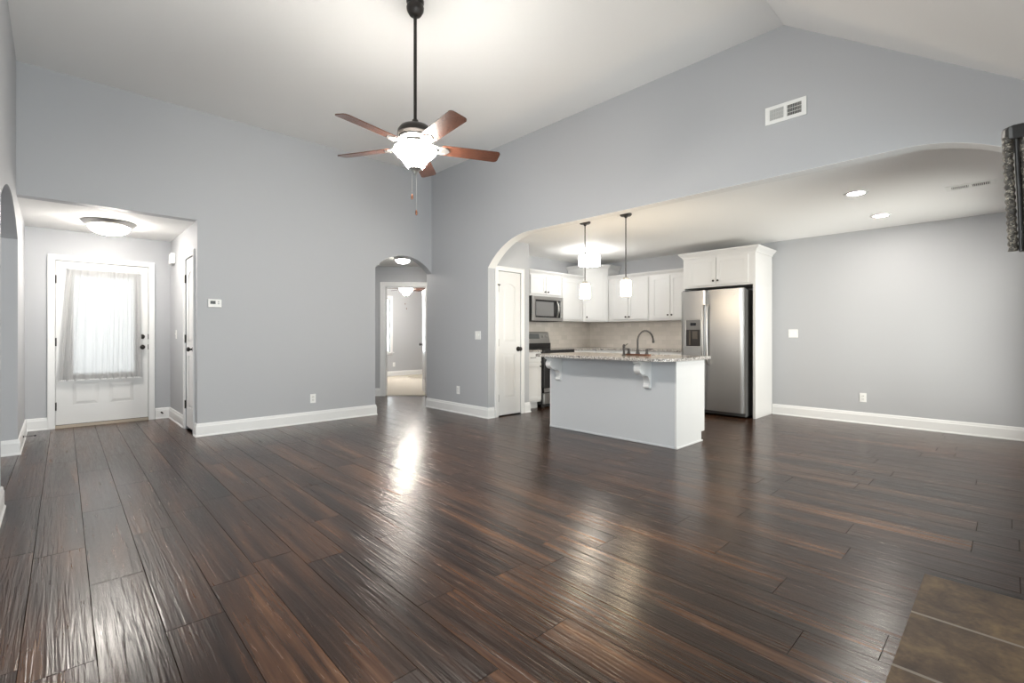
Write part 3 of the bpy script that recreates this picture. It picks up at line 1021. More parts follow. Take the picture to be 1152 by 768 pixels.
MB().box(0.006, WR - 0.006, -0.028, 0.008, 0.062, 0.232, FRG).build('drawer', 'steel', rg, bevel=0.006)
for u in (0.04, WR - 0.04):
    for w in (-0.06, -0.56):
        MB().lathe([(0.025, 0), (0.025, 0.03), (0.015, 0.055)], FRG(u, 0, w), 14).build('foot', 'rubber', rg)
MB().box(-0.0, WR, -0.05, -0.035, 0.015, 0.055, FRG).build('kick_strip', 'rubber', rg)
prof = [(-0.628, 0.912), (-0.53, 0.912), (-0.535, 1.0), (-0.545, 1.06), (-0.575, 1.185), (-0.585, 1.20), (-0.628, 1.20)]
mb = MB().prism([(w, v) for (w, v) in prof], [], lambda a, b_, t: FRG(t, b_, a), 0.0, WR)
bgd = mb.build('backguard', 'steel', rg, bevel=0.006)
mb = MB().box(0.0, WR, -0.529, -0.525, 0.916, 1.01, FRG)
mb.build('backguard_base', 'black', rg)
def bgp(u, v, e):
    t = (v - 1.06) / 0.125
    return FRG(u, v, -0.545 - 0.03 * t + e)
mb = MB().add([bgp(0.21, 1.085, 0.003), bgp(0.50, 1.085, 0.003), bgp(0.50, 1.165, 0.003), bgp(0.21, 1.165, 0.003), bgp(0.21, 1.085, -0.003), bgp(0.50, 1.085, -0.003), bgp(0.50, 1.165, -0.003), bgp(0.21, 1.165, -0.003)],
             [(0, 1, 2, 3), (7, 6, 5, 4), (0, 4, 5, 1), (1, 5, 6, 2), (2, 6, 7, 3), (3, 7, 4, 0)])
mb.build('control_panel', 'screen', bgd)
for (u, v) in ((0.06, 1.125), (0.14, 1.125), (0.59, 1.125), (0.68, 1.125)):
    MB().lathe([(0.022, 0), (0.020, 0.018), (0.014, 0.022)], bgp(u, v, 0), 14, FRG.n).build('knob', 'nickel', bgd, smooth=40)

# ------------------------------------------------------------------ microwave
FM = Frame((RX0 - 0.002, YK - 0.40, 0), (1, 0))
WM = 0.762
mw = thing('microwave', 'stainless over-the-range microwave under the short wall cabinet', 'microwave', (5.9, 5.5, 1.375))
MB().box(0, WM, -0.39, -0.03, 1.375, 1.785, FM).build('body', 'black', mw, bevel=0.004)
mb = MB().prism(rect(0.003, WM - 0.003, 1.38, 1.782), [rect(0.075, 0.70, 1.435, 1.725)], FM, -0.03, 0.0)
dr = mb.build('door', 'steel', mw, bevel=0.004)
MB().box(0.072, 0.703, -0.028, -0.010, 1.432, 1.728, FM).build('door_border', 'black', dr)
MB().box(0.095, 0.525, -0.011, -0.006, 1.462, 1.695, FM).build('door_window', mat('grey_mesh_glass', (0.16, 0.16, 0.16), 0.12), dr)
pts = [FM(0.60 - 0.018 * sin(pi * i / 12), 1.445 + 0.27 * i / 12, 0.004 + 0.050 * sin(pi * i / 12)) for i in range(13)]
MB().tube(pts, [0.010 + 0.006 * sin(pi * i / 12) for i in range(13)], 10).build('door_handle', 'nickel', dr, smooth=60)
MB().box(0.665, 0.700, -0.009, -0.005, 1.62, 1.70, FM).build('display', 'screen', dr)
mb = MB()
for i in range(10):
    mb.box(0.06 + i * 0.065, 0.06 + i * 0.065 + 0.05, -0.35, -0.05, 1.371, 1.3755, FM)
mb.build('vent_grille', 'pewter', mw)

# ------------------------------------------------------------------ refrigerator
FG = Frame((6.755, 3.412, 0), (0, -1))
fr = thing('refrigerator', 'stainless side-by-side refrigerator with ice dispenser', 'refrigerator', (7.15, 2.96, 0))
WG = 0.905
MB().box(0.01, WG - 0.006, -0.76, -0.075, 0.02, 1.775, FG).build('body', mat('graphite_side', (0.11, 0.11, 0.11), 0.45), fr, bevel=0.005)
MB().box(0.03, WG - 0.02, -0.16, -0.12, 0.012, 0.075, FG).build('base_grille', 'black', fr)
US = 0.383
def rdoor_mesh(u0, u1, hole=None):
    # gently crowned door front with rounded vertical edges
    n = 16
    prof = []
    for i in range(n + 1):
        s = i / n
        e = min(s, 1 - s) * (u1 - u0)
        w = 0.004 * (1 - (2 * s - 1) ** 2) - (0.012 * (1 - min(e / 0.018, 1)) ** 2)
        prof.append((u0 + (u1 - u0) * s, w))
    outl = prof + [(u1, -0.068), (u0, -0.068)]
    return MB().prism(outl, [], lambda a, b_, t: FG(a, t, b_), 0.075, 1.79)
fd = rdoor_mesh(0.004, US - 0.003).build('freezer_door', 'steel', fr, smooth=30)
rd = rdoor_mesh(US + 0.003, WG).build('refrigerator_door', 'steel', fr, smooth=30)
for (u, par) in ((US - 0.030, fd), (US + 0.032, rd)):
    pts = [FG(u, 0.73, 0.002), FG(u, 0.735, 0.035), FG(u, 0.80, 0.058), FG(u, 1.15, 0.064), FG(u, 1.50, 0.058), FG(u, 1.565, 0.035), FG(u, 1.57, 0.002)]
    MB().tube(pts, [0.013, 0.014, 0.0155, 0.0155, 0.0155, 0.014, 0.013], 12).build('handle', 'nickel', par, smooth=50)
DU0, DU1, DZ0, DZ1 = 0.085, 0.300, 0.985, 1.365
dp = MB().prism(rect(DU0 - 0.012, DU1 + 0.012, DZ0 - 0.02, DZ1 + 0.01), [rect(DU0, DU1, DZ0, DZ1)], FG, -0.01, 0.010).build('dispenser', 'nickel', fd, bevel=0.003)
MB().box(DU0, DU1, 0.0035, 0.0065, 1.225, DZ1, FG).build('dispenser_panel', mat('panel_grey', (0.16, 0.155, 0.15), 0.3), fd)
MB().box(DU0 + 0.065, DU1 - 0.065, 0.0062, 0.008, 1.285, 1.325, FG).build('dispenser_display', 'darkglass', fd)
MB().box(DU0, DU1, 0.0033, 0.0052, DZ0, 1.225, FG).build('dispenser_recess', mat('recess_brown', (0.022, 0.017, 0.014), 0.3), fd)
mb = MB().box(DU0 + 0.045, DU0 + 0.07, 0.005, 0.012, 1.0, 1.215, FG).box(DU0 + 0.10, DU0 + 0.175, 0.005, 0.014, 1.09, 1.20, FG)
mb.build('dispenser_lever', mat('smoke_plastic', (0.10, 0.085, 0.07), 0.25), fd)
MB().lathe([(0.014, 0), (0.013, 0.003), (0.004, 0.004)], FG(WG - 0.13, 1.70, 0.003), 18, FG.n).build('badge', 'nickel', rd, smooth=50)
for u in (0.02, WG - 0.08):
    MB().box(u, u + 0.06, -0.10, -0.02, 1.775, 1.80, FG).build('top_hinge', 'black', fr)

# ------------------------------------------------------------------ island
IX0, IX1, IY0, IY1 = 4.49, 5.12, 2.314, 4.003
isl = thing('kitchen_island', 'grey-sided white kitchen island in front of the kitchen', 'island', (4.8, 3.16, 0))
MB().box(IX0 + 0.012, IX1, IY0 + 0.018, IY1 - 0.018, 0.105, 0.885).build('body', 'cabinet', isl)
MB().box(IX0 + 0.012, IX1 - 0.075, IY0 + 0.018, IY1 - 0.018, 0, 0.105).build('toe_kick', 'cabinet', isl)
MB().box(IX0, IX0 + 0.012, IY0 + 0.018, IY1 - 0.018, 0, 0.885).build('back_panel', 'wall_island', isl)
MB().box(IX0 - 0.010, IX0, IY0 + 0.018, IY1 - 0.0, 0, 0.022).build('shoe_moulding', 'wall_island', isl, bevel=0.005)
for (y0, y1) in ((IY0, IY0 + 0.018), (IY1 - 0.018, IY1)):
    MB().prism([(IX0, 0), (IX1 - 0.075, 0), (IX1 - 0.075, 0.105), (IX1, 0.105), (IX1, 0.885), (IX0, 0.885)], [], lambda a, b_, w: Vector((a, w, b_)), y0, y1).build('end_panel', 'cabinet', isl, bevel=0.0015, seg=1)
MB().box(IX0 - 0.004, IX1 - 0.060, IY0 - 0.010, IY0, 0, 0.018).build('end_shoe', 'cabinet', isl, bevel=0.004)
def corbel(yc):
    # S-scroll profile in (distance out from the panel, z below the worktop)
    top = 0.885
    P_ = [(0, 0), (0.235, 0), (0.235, -0.022), (0.222, -0.032)]
    P_ += [(0.150 + 0.074 * cos(R(t)), -0.085 + 0.062 * sin(R(t))) for t in range(50, -100, -10)]
    P_ += [(0.122, -0.140), (0.130, -0.158)]
    P_ += [(0.105 - 0.075 * sin(R(t)) , -0.158 - 0.085 * (1 - cos(R(t)))) for t in range(10, 91, 10)]
    P_ += [(0.036, -0.250), (0.040, -0.262)]
    P_ += [(0.022 + 0.022 * cos(R(t)), -0.276 + 0.022 * sin(R(t))) for t in range(30, -120, -15)]
    P_ += [(0.0, -0.300)]
    fn = lambda a, b_, w: Vector((IX0 - a, yc + w, top + b_))
    o = MB().prism(P_, [], fn, -0.036, 0.036).build('corbel', 'cabinet', isl, bevel=0.003)
    mb = MB()
    mb.prism([(0, 0), (0.240, 0), (0.240, -0.014), (0, -0.014)], [], fn, -0.042, 0.042)
    mb.build('corbel_cap', 'cabinet', o, bevel=0.002)
    return o
corbel(2.63)
corbel(3.84)
# kitchen-side doors of the island
FI = Frame((IX1, IY0 + 0.02, 0), (0, 1))
for i in range(3):
    a = 0.01 + i * 0.545
    shaker(FI, a, a + 0.535, 0.135, 0.86, 'cabinet_door', isl, (a + 0.5, 0.80))
# island worktop with rounded bar corners and sink cut-out
CX0, CX1, CY0, CY1 = 4.185, 5.165, 2.265, 4.055
rr = 0.16
ol = [(CX1, CY0), (CX1, CY1)] + arc(CX0 + rr, CY1 - rr, rr, 90, 180, 10) + arc(CX0 + rr, CY0 + rr, rr, 180, 270, 10)
sink = arc(4.82, 2.66, 0.04, 180, 270, 4) + arc(5.06, 2.66, 0.04, 270, 360, 4) + arc(5.06, 3.12, 0.04, 0, 90, 4) + arc(4.82, 3.12, 0.04, 90, 180, 4)
mb = MB().prism(ol, [sink], lambda a, b_, w: Vector((a, b_, w)), 0.885, 0.915)
tag(mb.build('countertop', 'granite', bevel=0.006, seg=3), 'speckled granite bar top on the kitchen island', 'countertop')
sk = MB()
inn = [(4.94 + (p[0] - 4.94) * 0.93, 2.89 + (p[1] - 2.89) * 0.95) for p in sink]
n = len(sink)
vs = [Vector((p[0], p[1], 0.8845)) for p in sink] + [Vector((p[0], p[1], 0.71)) for p in inn]
vs += [Vector((4.94 + (p[0] - 4.94) * 1.03, 2.89 + (p[1] - 2.89) * 1.02, 0.8845)) for p in sink] + [Vector((4.94 + (p[0] - 4.94) * 0.97, 2.89 + (p[1] - 2.89) * 0.97, 0.70)) for p in inn]
fs = []
for i in range(n):
    j = (i + 1) % n
    fs += [(i, j, j + n, i + n), (i + 2 * n, j + 2 * n, j, i), (i + 2 * n, j + 2 * n, j + 3 * n, i + 3 * n)]
fs += [tuple(range(n, 2 * n)), tuple(range(3 * n, 4 * n))]
tag(sk.add(vs, fs).build('sink_basin', 'steel', smooth=40), 'steel sink basin sunk into the island worktop', 'sink')
# faucet
fx, fy = 4.735, 2.905
fa = thing('faucet', 'bronze gooseneck faucet with two levers on the island', 'faucet', (fx, fy, 0.915))
mb = MB().prism([(p[0], p[1]) for p in arc(fx, fy + 0.135, 0.028, 0, 180, 8) + arc(fx, fy - 0.135, 0.028, 180, 360, 8)], [], lambda a, b_, w: Vector((a, b_, w)), 0.915, 0.933)
mb.build('deck_plate', 'copper', fa, bevel=0.004)
pts = [(fx, fy, 0.93), (fx, fy, 1.04)]
rg_ = 0.118
dx, dy = 0.96, -0.28
for i in range(15):
    a = pi - i * pi * 0.92 / 14
    q = rg_ + rg_ * cos(a)
    pts.append((fx + dx * q, fy + dy * q, 1.075 + rg_ * sin(a)))
lp = Vector(pts[-1])
pts.append((lp.x + 0.004, lp.y - 0.001, lp.z - 0.03))
MB().tube(pts, 0.0105, 14).build('spout', 'pewter', fa, smooth=60)
mb = MB().lathe([(0.013, 0), (0.015, 0.010), (0.016, 0.028), (0.011, 0.034)], (pts[-1][0], pts[-1][1], pts[-1][2] - 0.02), 14)
mb.build('aerator', 'pewter', fa, smooth=50)
MB().lathe([(0.024, 0.0), (0.024, 0.012), (0.017, 0.022), (0.016, 0.045), (0.013, 0.055)], (fx, fy, 0.932), 18).build('spout_base', 'pewter', fa, smooth=50)
for sgn in (1, -1):
    hy = fy + sgn * 0.115
    h_ = MB().lathe([(0.020, 0), (0.020, 0.010), (0.014, 0.022), (0.015, 0.050), (0.010, 0.060)], (fx, hy, 0.932), 16).build('handle', 'pewter', fa, smooth=50)
    MB().tube([(fx, hy, 0.985), (fx - 0.005, hy + sgn * 0.04, 0.990), (fx - 0.01, hy + sgn * 0.078, 0.988)], [0.007, 0.0055, 0.007], 10).build('lever', 'pewter', h_, smooth=60)
sp = thing('side_sprayer', 'small bronze sprayer standing left of the faucet', 'sprayer', (4.62, 3.01, 0.915))
MB().lathe([(0.024, 0), (0.024, 0.006), (0.015, 0.014), (0.013, 0.03), (0.014, 0.075), (0.012, 0.09)], (4.62, 3.01, 0.915), 16).build('holder', 'pewter', sp, smooth=50)
MB().lathe([(0.012, 0.0), (0.017, 0.012), (0.015, 0.034), (0.006, 0.042)], (4.62, 3.01, 1.0), 16).build('spray_head', 'pewter', sp, smooth=50)
MB().tube([(4.62, 3.01, 1.025), (4.645, 2.995, 1.035), (4.66, 2.985, 1.05)], [0.006, 0.005, 0.006], 8).build('trigger', 'pewter', sp, smooth=50)

# ------------------------------------------------------------------ lamps
GLOW = {}
def lamp_mat(key, area_m2, power, color=(1.0, 0.94, 0.86)):
    if key not in GLOW:
        GLOW[key] = glow('glow_' + key, color, power / (pi * area_m2))
    return GLOW[key]

def ceiling_fan(label, c, zc, drop, phi, key, power, housing='bronze', group=None, blade_r=0.66, blade_mat='blade'):
    """c = (x, y); zc = ceiling height; drop = ceiling to top of motor"""
    x, y = c
    zm = zc - drop
    t = thing('ceiling_fan', label, 'ceiling fan', (x, y, zc), group)
    k = [(0.030, -0.115), (0.045, -0.105), (0.062, -0.075), (0.066, -0.05), (0.058, -0.030), (0.066, -0.015), (0.066, 0.0)]
    MB().lathe(k, (x, y, zc), 28).build('canopy', 'bronze', t, smooth=40)
    MB().cyl((x, y, zm - 0.02), (x, y, zc - 0.10), 0.0125, 14).build('downrod', 'bronze', t, smooth=40)
    MB().lathe([(0.022, 0.045), (0.026, 0.03), (0.040, 0.012), (0.078, 0.0), (0.110, -0.012), (0.130, -0.040), (0.134, -0.068), (0.120, -0.085), (0.05, -0.090)], (x, y, zm), 36).build('motor_housing', housing, t, smooth=40)
    MB().lathe([(0.115, -0.086), (0.122, -0.098), (0.112, -0.112), (0.095, -0.122), (0.088, -0.135), (0.118, -0.140), (0.118, -0.148), (0.05, -0.152)], (x, y, zm), 36).build('switch_housing', 'nickel', t, smooth=40)
    zb = zm - 0.158
    for i in range(5):
        a = R(phi + 72 * i)
        Rm = Matrix.Translation((x, y, zb)) @ Matrix.Rotation(a, 4, 'Z') @ Matrix.Rotation(R(-13), 4, 'X')
        L0, L1 = 0.20, blade_r
        ol = [(L0, -0.052), (L0 + 0.02, -0.060)] + [(L1 - 0.03, -0.068)] + arc(L1 - 0.03, -0.038, 0.03, -90, 0, 5) + arc(L1 - 0.03, 0.038, 0.03, 0, 90, 5) + [(L0 + 0.02, 0.060), (L0, 0.052)]
        bl_ = MB().prism(ol, [], lambda a_, b_, w: Rm @ Vector((a_, b_, w)), -0.003, 0.003).build('blade', blade_mat, t)
        mb = MB()
        for s_ in (1, -1):
            mb.tube([Rm @ Vector((0.085, 0.012 * s_, 0.045)), Rm @ Vector((0.13, 0.020 * s_, 0.020)), Rm @ Vector((0.18, 0.034 * s_, -0.008)), Rm @ Vector((0.235, 0.030 * s_, -0.006))], 0.007, 8)
        mb.prism([(0.175, -0.040), (0.215, -0.048), (0.245, -0.030), (0.265, 0.0), (0.245, 0.030), (0.215, 0.048), (0.175, 0.040), (0.19, 0.0)], [], lambda a_, b_, w: Rm @ Vector((a_, b_, w)), -0.010, -0.0032)
        mb.build('blade_arm', 'nickel', bl_, smooth=40)
    bp = [(0.02, -0.322), (0.052, -0.322), (0.066, -0.308), (0.084, -0.280), (0.108, -0.248), (0.138, -0.222), (0.156, -0.202), (0.160, -0.186), (0.150, -0.168), (0.115, -0.156), (0.02, -0.152)]
    MB().lathe(bp, (x, y, zm), 40).build('light_bowl', lamp_mat(key, 0.16, power), t, smooth=60)
    MB().lathe([(0.052, -0.318), (0.049, -0.328), (0.026, -0.336), (0.016, -0.348), (0.012, -0.362), (0.003, -0.370)], (x, y, zm), 20).build('finial', 'nickel', t, smooth=50)
    for (dx_, dy_, l) in ((-0.020, 0.012, 0.155), (0.004, -0.010, 0.275)):
        mb = MB().cyl((x + dx_, y + dy_, zm - 0.325), (x + dx_, y + dy_, zm - 0.36 - l), 0.0013, 6)
        pc = mb.build('pull_chain', 'nickel', t)
        MB().lathe([(0.003, 0.0), (0.008, -0.012), (0.009, -0.030), (0.004, -0.042)], (x + dx_, y + dy_, zm - 0.36 - l), 12).build('chain_fob', 'copper', pc, smooth=50)
    return t
ceiling_fan('five-blade cherry and bronze ceiling fan hanging in the living room', (1.97, 3.12), HC, 0.945, 47, 'fan', LAMP['fan'])
bfc = V(-2.66, 12.0)
ceiling_fan('small-looking ceiling fan with lit bowl seen through the bedroom doorway', (bfc.x, bfc.y), 2.62, 0.150, 20, 'bedroom_fan', LAMP['bedroom'], blade_r=0.62)

def flush_dome(label, c, z, r, key, power, pan='nickel'):
    x, y = c
    t = thing('flush_ceiling_light', label, 'ceiling light', (x, y, z))
    MB().lathe([(r, 0.0), (r * 1.01, -0.008), (r * 0.93, -0.030), (r * 0.80, -0.052), (r * 0.70, -0.056), (r * 0.3, -0.050)], (x, y, z), 40).build('metal_pan', pan, t, smooth=40)
    prof = [(r * 0.78 * cos(R(a)), -0.050 - r * 0.40 * sin(R(a))) for a in range(0, 91, 10)]
    MB().lathe(prof, (x, y, z), 40).build('glass_dome', lamp_mat(key, 2.2 * (r * 0.78) ** 2 * 1.6, power), t, smooth=70)
    return t
flush_dome('wide round flush light on the entry ceiling above the front door', (0.449, 7.164), 2.44, 0.245, 'entry', LAMP['entry'])
flush_dome('small flush light on the hall ceiling behind the small archway', (4.16, 6.97), 2.44, 0.150, 'hall', LAMP['hall'])

def pendant(label, c):
    x, y = c
    t = thing('pendant_light', label, 'pendant light', (x, y, 2.5), 'pendants over the island')
    MB().lathe([(0.066, 0.0), (0.066, -0.012), (0.058, -0.022), (0.020, -0.028), (0.012, -0.045)], (x, y, 2.5), 28).build('canopy', 'pewter', t, smooth=40)
    MB().cyl((x, y, 2.47), (x, y, 1.775), 0.0065, 12).build('rod', 'pewter', t, smooth=40)
    MB().lathe([(0.010, 1.80), (0.030, 1.785), (0.034, 1.762), (0.020, 1.758)], (x, y, 0), 20).build('socket_cap', 'nickel', t, smooth=40)
    MB().lathe([(0.045, 1.757), (0.056, 1.748), (0.060, 1.70), (0.059, 1.60), (0.054, 1.583), (0.045, 1.582)], (x, y, 0), 28).build('glass_shade', lamp_mat('pendant', 0.09, LAMP['pendant'], (1.0, 0.80, 0.55)), t, smooth=50)
    return t
pendant('pendant light over the island, nearer the microwave', (4.60, 3.54))
pendant('pendant light over the island, nearer the refrigerator', (4.62, 2.985))

x, y = 6.13, 4.63
t = thing('drum_ceiling_light', 'round drum ceiling light over the kitchen floor near corner cabinet', 'ceiling light', (x, y, 2.5))
MB().lathe([(0.075, 0.0), (0.075, -0.015), (0.04, -0.028), (0.012, -0.032)], (x, y, 2.5), 24).build('canopy', 'nickel', t, smooth=40)
MB().cyl((x, y, 2.47), (x, y, 2.23), 0.010, 12).build('stem', 'nickel', t, smooth=40)
MB().lathe([(0.150, 2.405), (0.168, 2.402), (0.172, 2.385), (0.172, 2.262), (0.165, 2.246), (0.10, 2.240), (0.02, 2.240)], (x, y, 0), 40).build('drum_shade', lamp_mat('drum', 0.26, LAMP['drum'], (1.0, 0.98, 0.95)), t, smooth=40)
MB().lathe([(0.018, 0.012), (0.018, 0.0), (0.010, -0.012), (0.003, -0.018)], (x, y, 2.238), 16).build('finial', 'nickel', t, smooth=40)
mb = MB()
for a in (0, 120, 240):
    ca, sa = cos(R(a)), sin(R(a))
    mb.tube([(x + 0.012 * ca, y + 0.012 * sa, 2.44), (x + 0.08 * ca, y + 0.08 * sa, 2.43), (x + 0.15 * ca, y + 0.15 * sa, 2.402)], 0.005, 8)
mb.build('support_arm', 'nickel', t, smooth=40)

def recessed(label, c):
    x, y = c
    t = thing('recessed_light', label, 'recessed light', (x, y, 2.5), 'recessed dining lights')
    MB().lathe([(0.068, 0.0), (0.098, 0.0), (0.098, -0.005), (0.088, -0.009), (0.068, -0.007)], (x, y, 2.5), 32, closed=True).build('trim_ring', 'trim', t, smooth=40)
    MB().lathe([(0.068, -0.003), (0.063, -0.009), (0.042, -0.013), (0.01, -0.015)], (x, y, 2.5), 32).build('lens', lamp_mat('recessed', 0.0155, LAMP['recessed'], (1.0, 0.94, 0.86)), t, smooth=40)
recessed('recessed ceiling light nearer the living room arch', (5.524, 1.024))
recessed('recessed ceiling light nearer the dining wall', (6.749, 1.020))

# ------------------------------------------------------------------ grilles, plates and small wall things
def grille(name, label, P0, du, dv, dn, W, H, nv, depth=0.012, open_=0.30):
    """plate with two fields of vertical fins; P0 centre, du along, dv across, dn outward"""
    P0, du, dv, dn = map(Vector, (P0, du, dv, dn))
    fn = lambda a, b_, w: P0 + du * a + dv * b_ + dn * w
    t = thing(name, label, 'vent', P0)
    m_ = 0.17 * H + 0.004
    g = 0.012
    e = 0.115 * W
    h1, h2 = rect(-W / 2 + e, -g, -H / 2 + m_, H / 2 - m_), rect(g, W / 2 - e, -H / 2 + m_, H / 2 - m_)
    MB().prism(rect(-W / 2, W / 2, -H / 2, H / 2), [h1, h2], fn, 0.001, depth).build('frame', 'plastic', t, bevel=0.002)
    MB().prism(rect(-W / 2 + e - 0.004, W / 2 - e + 0.004, -H / 2 + m_ - 0.004, H / 2 - m_ + 0.004), [], fn, 0.0005, 0.0015).build('dark_opening', 'slot', t)
    for (a0_, a1_) in ((-W / 2 + e, -g), (g, W / 2 - e)):
        mb = MB()
        for i in range(nv):
            a = a0_ + (a1_ - a0_) * (i + 0.5) / nv
            sl_ = (open_ if a < 0 else 0.19) * (a1_ - a0_) / nv
            sg = 1 if a < 0 else -1
            mb.add([fn(a - sg * sl_, -H / 2 + m_, depth - 0.002), fn(a + sg * sl_, -H / 2 + m_, 0.002), fn(a + sg * sl_, H / 2 - m_, 0.002), fn(a - sg * sl_, H / 2 - m_, depth - 0.002),
                    fn(a - sg * sl_ + 0.001, -H / 2 + m_, depth - 0.002), fn(a + sg * sl_ + 0.001, -H / 2 + m_, 0.002), fn(a + sg * sl_ + 0.001, H / 2 - m_, 0.002), fn(a - sg * sl_ + 0.001, H / 2 - m_, depth - 0.002)],
                   [(0, 1, 2, 3), (7, 6, 5, 4), (0, 4, 5, 1), (1, 5, 6, 2), (2, 6, 7, 3), (3, 7, 4, 0)])
        mb.build('louvres', 'plastic', t)
        mb = MB()
        for q in (-1, 1):
            mb.prism(rect(a0_, a1_, q * H * 0.11 - 0.0012, q * H * 0.11 + 0.0012), [], fn, 0.0016, depth - 0.006)
        if depth > 0.008:
            mb.build('cross_bars', 'plastic', t)
    return t
grille('wall_vent', 'white wall register high on the gable wall', (XB, 1.2685, 2.961), (0, -1, 0), (0, 0, 1), (-1, 0, 0), 0.302, 0.145, 9)
grille('ceiling_vent', 'long white ceiling register above the dining area', (5.985, 0.255, 2.5), (0, -1, 0), (1, 0, 0), (0, 0, -1), 0.33, 0.19, 9, 0.007, 0.18)
kv = (6.75, 5.20)
grille('ceiling_vent', 'small white ceiling register near the drum light in the kitchen', (kv[0], kv[1], 2.5), (0, -1, 0), (1, 0, 0), (0, 0, -1), 0.28, 0.13, 8)

def outlet(label, F, u, z):
    t = thing('wall_outlet', label, 'outlet', F(u, z, 0), 'wall outlets')
    MB().box(u - 0.036, u + 0.036, 0, 0.006, z - 0.058, z + 0.058, F).build('cover_plate', 'plastic', t, bevel=0.002)
    for dz in (0.020, -0.020):
        s = MB().lathe([(0.0165, 0), (0.0165, 0.0025), (0.015, 0.003)], F(u, z + dz, 0.0055), 18, F.n).build('socket', mat('socket_white', (0.74, 0.74, 0.72), 0.4), t)
        MB().box(u - 0.008, u - 0.0055, 0.0082, 0.0090, z + dz - 0.004, z + dz + 0.006, F).box(u + 0.0055, u + 0.008, 0.0082, 0.0090, z + dz - 0.004, z + dz + 0.006, F).build('slots', 'slot', s)
    return t
FA = Frame((0, YA, 0), (1, 0))
FBw = Frame((XB, 0, 0), (0, -1))
FCw = Frame((XC, 0, 0), (0, -1))
outlet('white outlet low on the tall grey wall left of small archway', FA, 2.442, 0.315)
outlet('white outlet low on grey wall between archway and pantry', FBw, -5.636, 0.337)
outlet('white outlet low on the long dining wall', FCw, -1.326, 0.337)
outlet('white outlet low on the bedroom wall under the window', Frame((0, 11.93, 0), (1, 0)), 6.84, 0.33)
def switch(label, F, u, z, gangs):
    W = 0.072 + 0.046 * (gangs - 1)
    t = thing('light_switch', label, 'light switch', F(u, z, 0), 'light switches')
    MB().box(u - W / 2, u + W / 2, 0, 0.006, z - 0.058, z + 0.058, F).build('cover_plate', 'plastic', t, bevel=0.002)
    for i in range(gangs):
        uu = u + (i - (gangs - 1) / 2) * 0.046
        MB().box(uu - 0.006, uu + 0.006, 0.005, 0.016, z - 0.004, z + 0.014, F).build('toggle', 'plastic', t, bevel=0.002)
    return t
switch('double white light switch on grey wall beside the kitchen arch', FBw, -5.18, 1.143, 2)
switch('white light switch on the dining wall right of refrigerator', FCw, -2.135, 1.168, 2)
switch('white light switch beside the narrow closet door', Frame((XE, 0, 0), (0, -1)), -7.60, 1.155, 1)

t = thing('thermostat', 'white thermostat on the grey wall beside the entry', 'thermostat', FA(1.322, 1.508, 0))
MB().box(1.254, 1.390, 0, 0.026, 1.462, 1.556, FA).build('housing', 'plastic', t, bevel=0.006)
MB().box(1.276, 1.328, 0.0255, 0.0275, 1.500, 1.536, FA).build('display', 'screen', t)
MB().box(1.350, 1.366, 0.0255, 0.029, 1.522, 1.534, FA).box(1.350, 1.366, 0.0255, 0.029, 1.500, 1.512, FA).build('button', mat('button_grey', (0.4, 0.4, 0.4), 0.5), t)

FX = Frame((XE, 0, 0), (0, -1))
t = thing('door_chime', 'white door chime box high beside the front door', 'door chime', FX(-7.76, 2.17, 0))
MB().box(-7.86, -7.68, 0, 0.05, 2.10, 2.235, FX).build('cover', 'plastic', t, bevel=0.008)
MB().box(-7.84, -7.70, 0.005, 0.045, 2.09, 2.10, FX).build('sound_slot', M['nickel'], t)

def door_stop(label, p, n):
    p, n = Vector(p), Vector(n)
    t = thing('door_stop', label, 'door stop', p, 'spring door stops')
    MB().lathe([(0.012, 0), (0.010, 0.008), (0.006, 0.010)], p, 14, n).build('base', 'bronze', t)
    pts = []
    q = n.orthogonal().normalized()
    r2 = n.cross(q)
    for i in range(90):
        a = i * 2 * pi / 9
        pts.append(p + n * (0.008 + 0.075 * i / 89) + (q * cos(a) + r2 * sin(a)) * 0.006)
    MB().tube(pts, 0.0014, 6).build('spring', 'bronze', t)
    MB().lathe([(0.008, 0), (0.009, 0.010), (0.006, 0.016)], p + n * 0.082, 12, n).build('tip', 'rubber', t)
door_stop('spring door stop on the baseboard left of the front door', (XL + 0.017, 7.12, 0.085), (1, 0, 0))
door_stop('spring door stop on the baseboard right of the front door', (XE - 0.1, YE - 0.017, 0.085), (0.0, -1, 0))

t = thing('smoke_detector', 'white round smoke detector on the hall ceiling', 'smoke detector', (4.19, 7.95, 2.44))
MB().lathe([(0.07, 0), (0.07, -0.012), (0.060, -0.030), (0.03, -0.036), (0.0, -0.036)], (4.19, 7.95, 2.44), 28).build('housing', 'plastic', t, smooth=40)
MB().lathe([(0.048, -0.028), (0.050, -0.034), (0.044, -0.036), (0.042, -0.030)], (4.19, 7.95, 2.44), 28, closed=True).build('vent_ring', 'nickel', t, smooth=40)

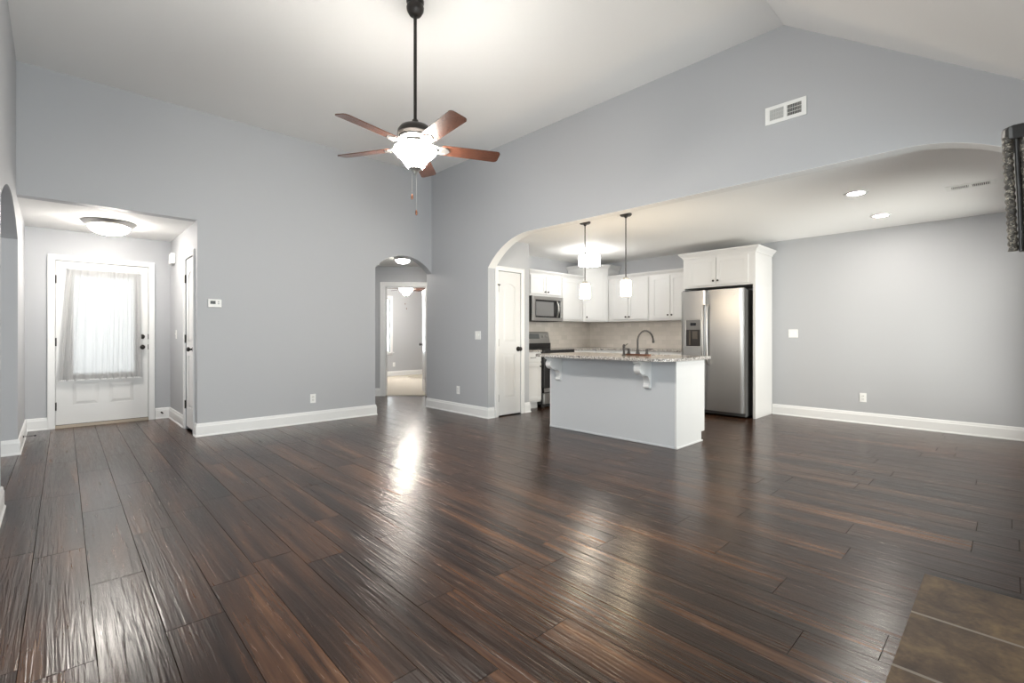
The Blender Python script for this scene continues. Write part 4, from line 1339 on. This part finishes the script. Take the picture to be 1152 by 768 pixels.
# ------------------------------------------------------------------ hearth and mantel
mb = MB().box(1.15, 2.98, YR + 0.001, 0.283, 0.0, 0.012)
struct(mb, 'trim_2', 'slate', 'brown slate tile hearth set in the wood floor', 'hearth')
MX0, MX1 = 1.40, 3.00
mt = thing('mantel_shelf', 'dark carved wood mantel at the right edge', 'mantel', (2.2, -0.2, 1.31))
ol = [(MX0 + 0.01, 0.014), (MX0, 0.004), (MX0, -0.22), (MX1, -0.22), (MX1, -0.045), (MX0 + 0.12, -0.045), (MX0 + 0.12, 0.004), (MX0 + 0.11, 0.014)]
MB().prism(ol, [], lambda a, b_, w: Vector((a, b_, w)), 1.538, 1.566).build('top_slab', 'mantel', mt, bevel=0.006)
MB().prism([(MX0 + 0.09, -0.012), (MX0 + 0.010, -0.012), (MX0 + 0.010, -0.22), (MX1 - 0.01, -0.22), (MX1 - 0.01, -0.06), (MX0 + 0.09, -0.06)], [], lambda a, b_, w: Vector((a, b_, w)), 1.318, 1.54).build('beam', 'carved', mt, bevel=0.003)
def rope(x, y0, y1, z0, z1, r, k, name, m, ph=0.0):
    n, q = 120, 14
    vs, fs = [], []
    for i in range(n + 1):
        s = i / n
        for j in range(q):
            a = 2 * pi * j / q
            rr_ = r * (0.93 + 0.12 * sin(k * s * 2 * pi + a * 1.0 + ph))
            vs.append((x + rr_ * cos(a), y0 + (y1 - y0) * s + rr_ * sin(a), z0 + (z1 - z0) * s))
    for i in range(n):
        for j in range(q):
            j2 = (j + 1) % q
            fs.append((i * q + j, i * q + j2, (i + 1) * q + j2, (i + 1) * q + j))
    fs += [tuple(range(q - 1, -1, -1)), tuple(n * q + j for j in range(q))]
    return MB().add(vs, fs).build(name, m, mt, smooth=60)
rope(MX0 + 0.010, -0.003, 0.006, 1.312, 1.545, 0.0080, 16, 'carved_rib', 'carved')
rope(MX0 + 0.008, -0.0145, -0.008, 1.310, 1.542, 0.0042, 1, 'smooth_rib', 'mantel', 1.0)
rope(MX0 + 0.008, -0.0245, -0.0175, 1.307, 1.542, 0.0055, 26, 'carved_rib', 'carved', 2.0)
for i in range(8):
    rope(MX0 + 0.008, -0.042 - i * 0.018, -0.035 - i * 0.018, 1.305, 1.542, 0.0078, 18 + 3 * (i % 2), 'carved_rib', 'carved', i * 1.3)
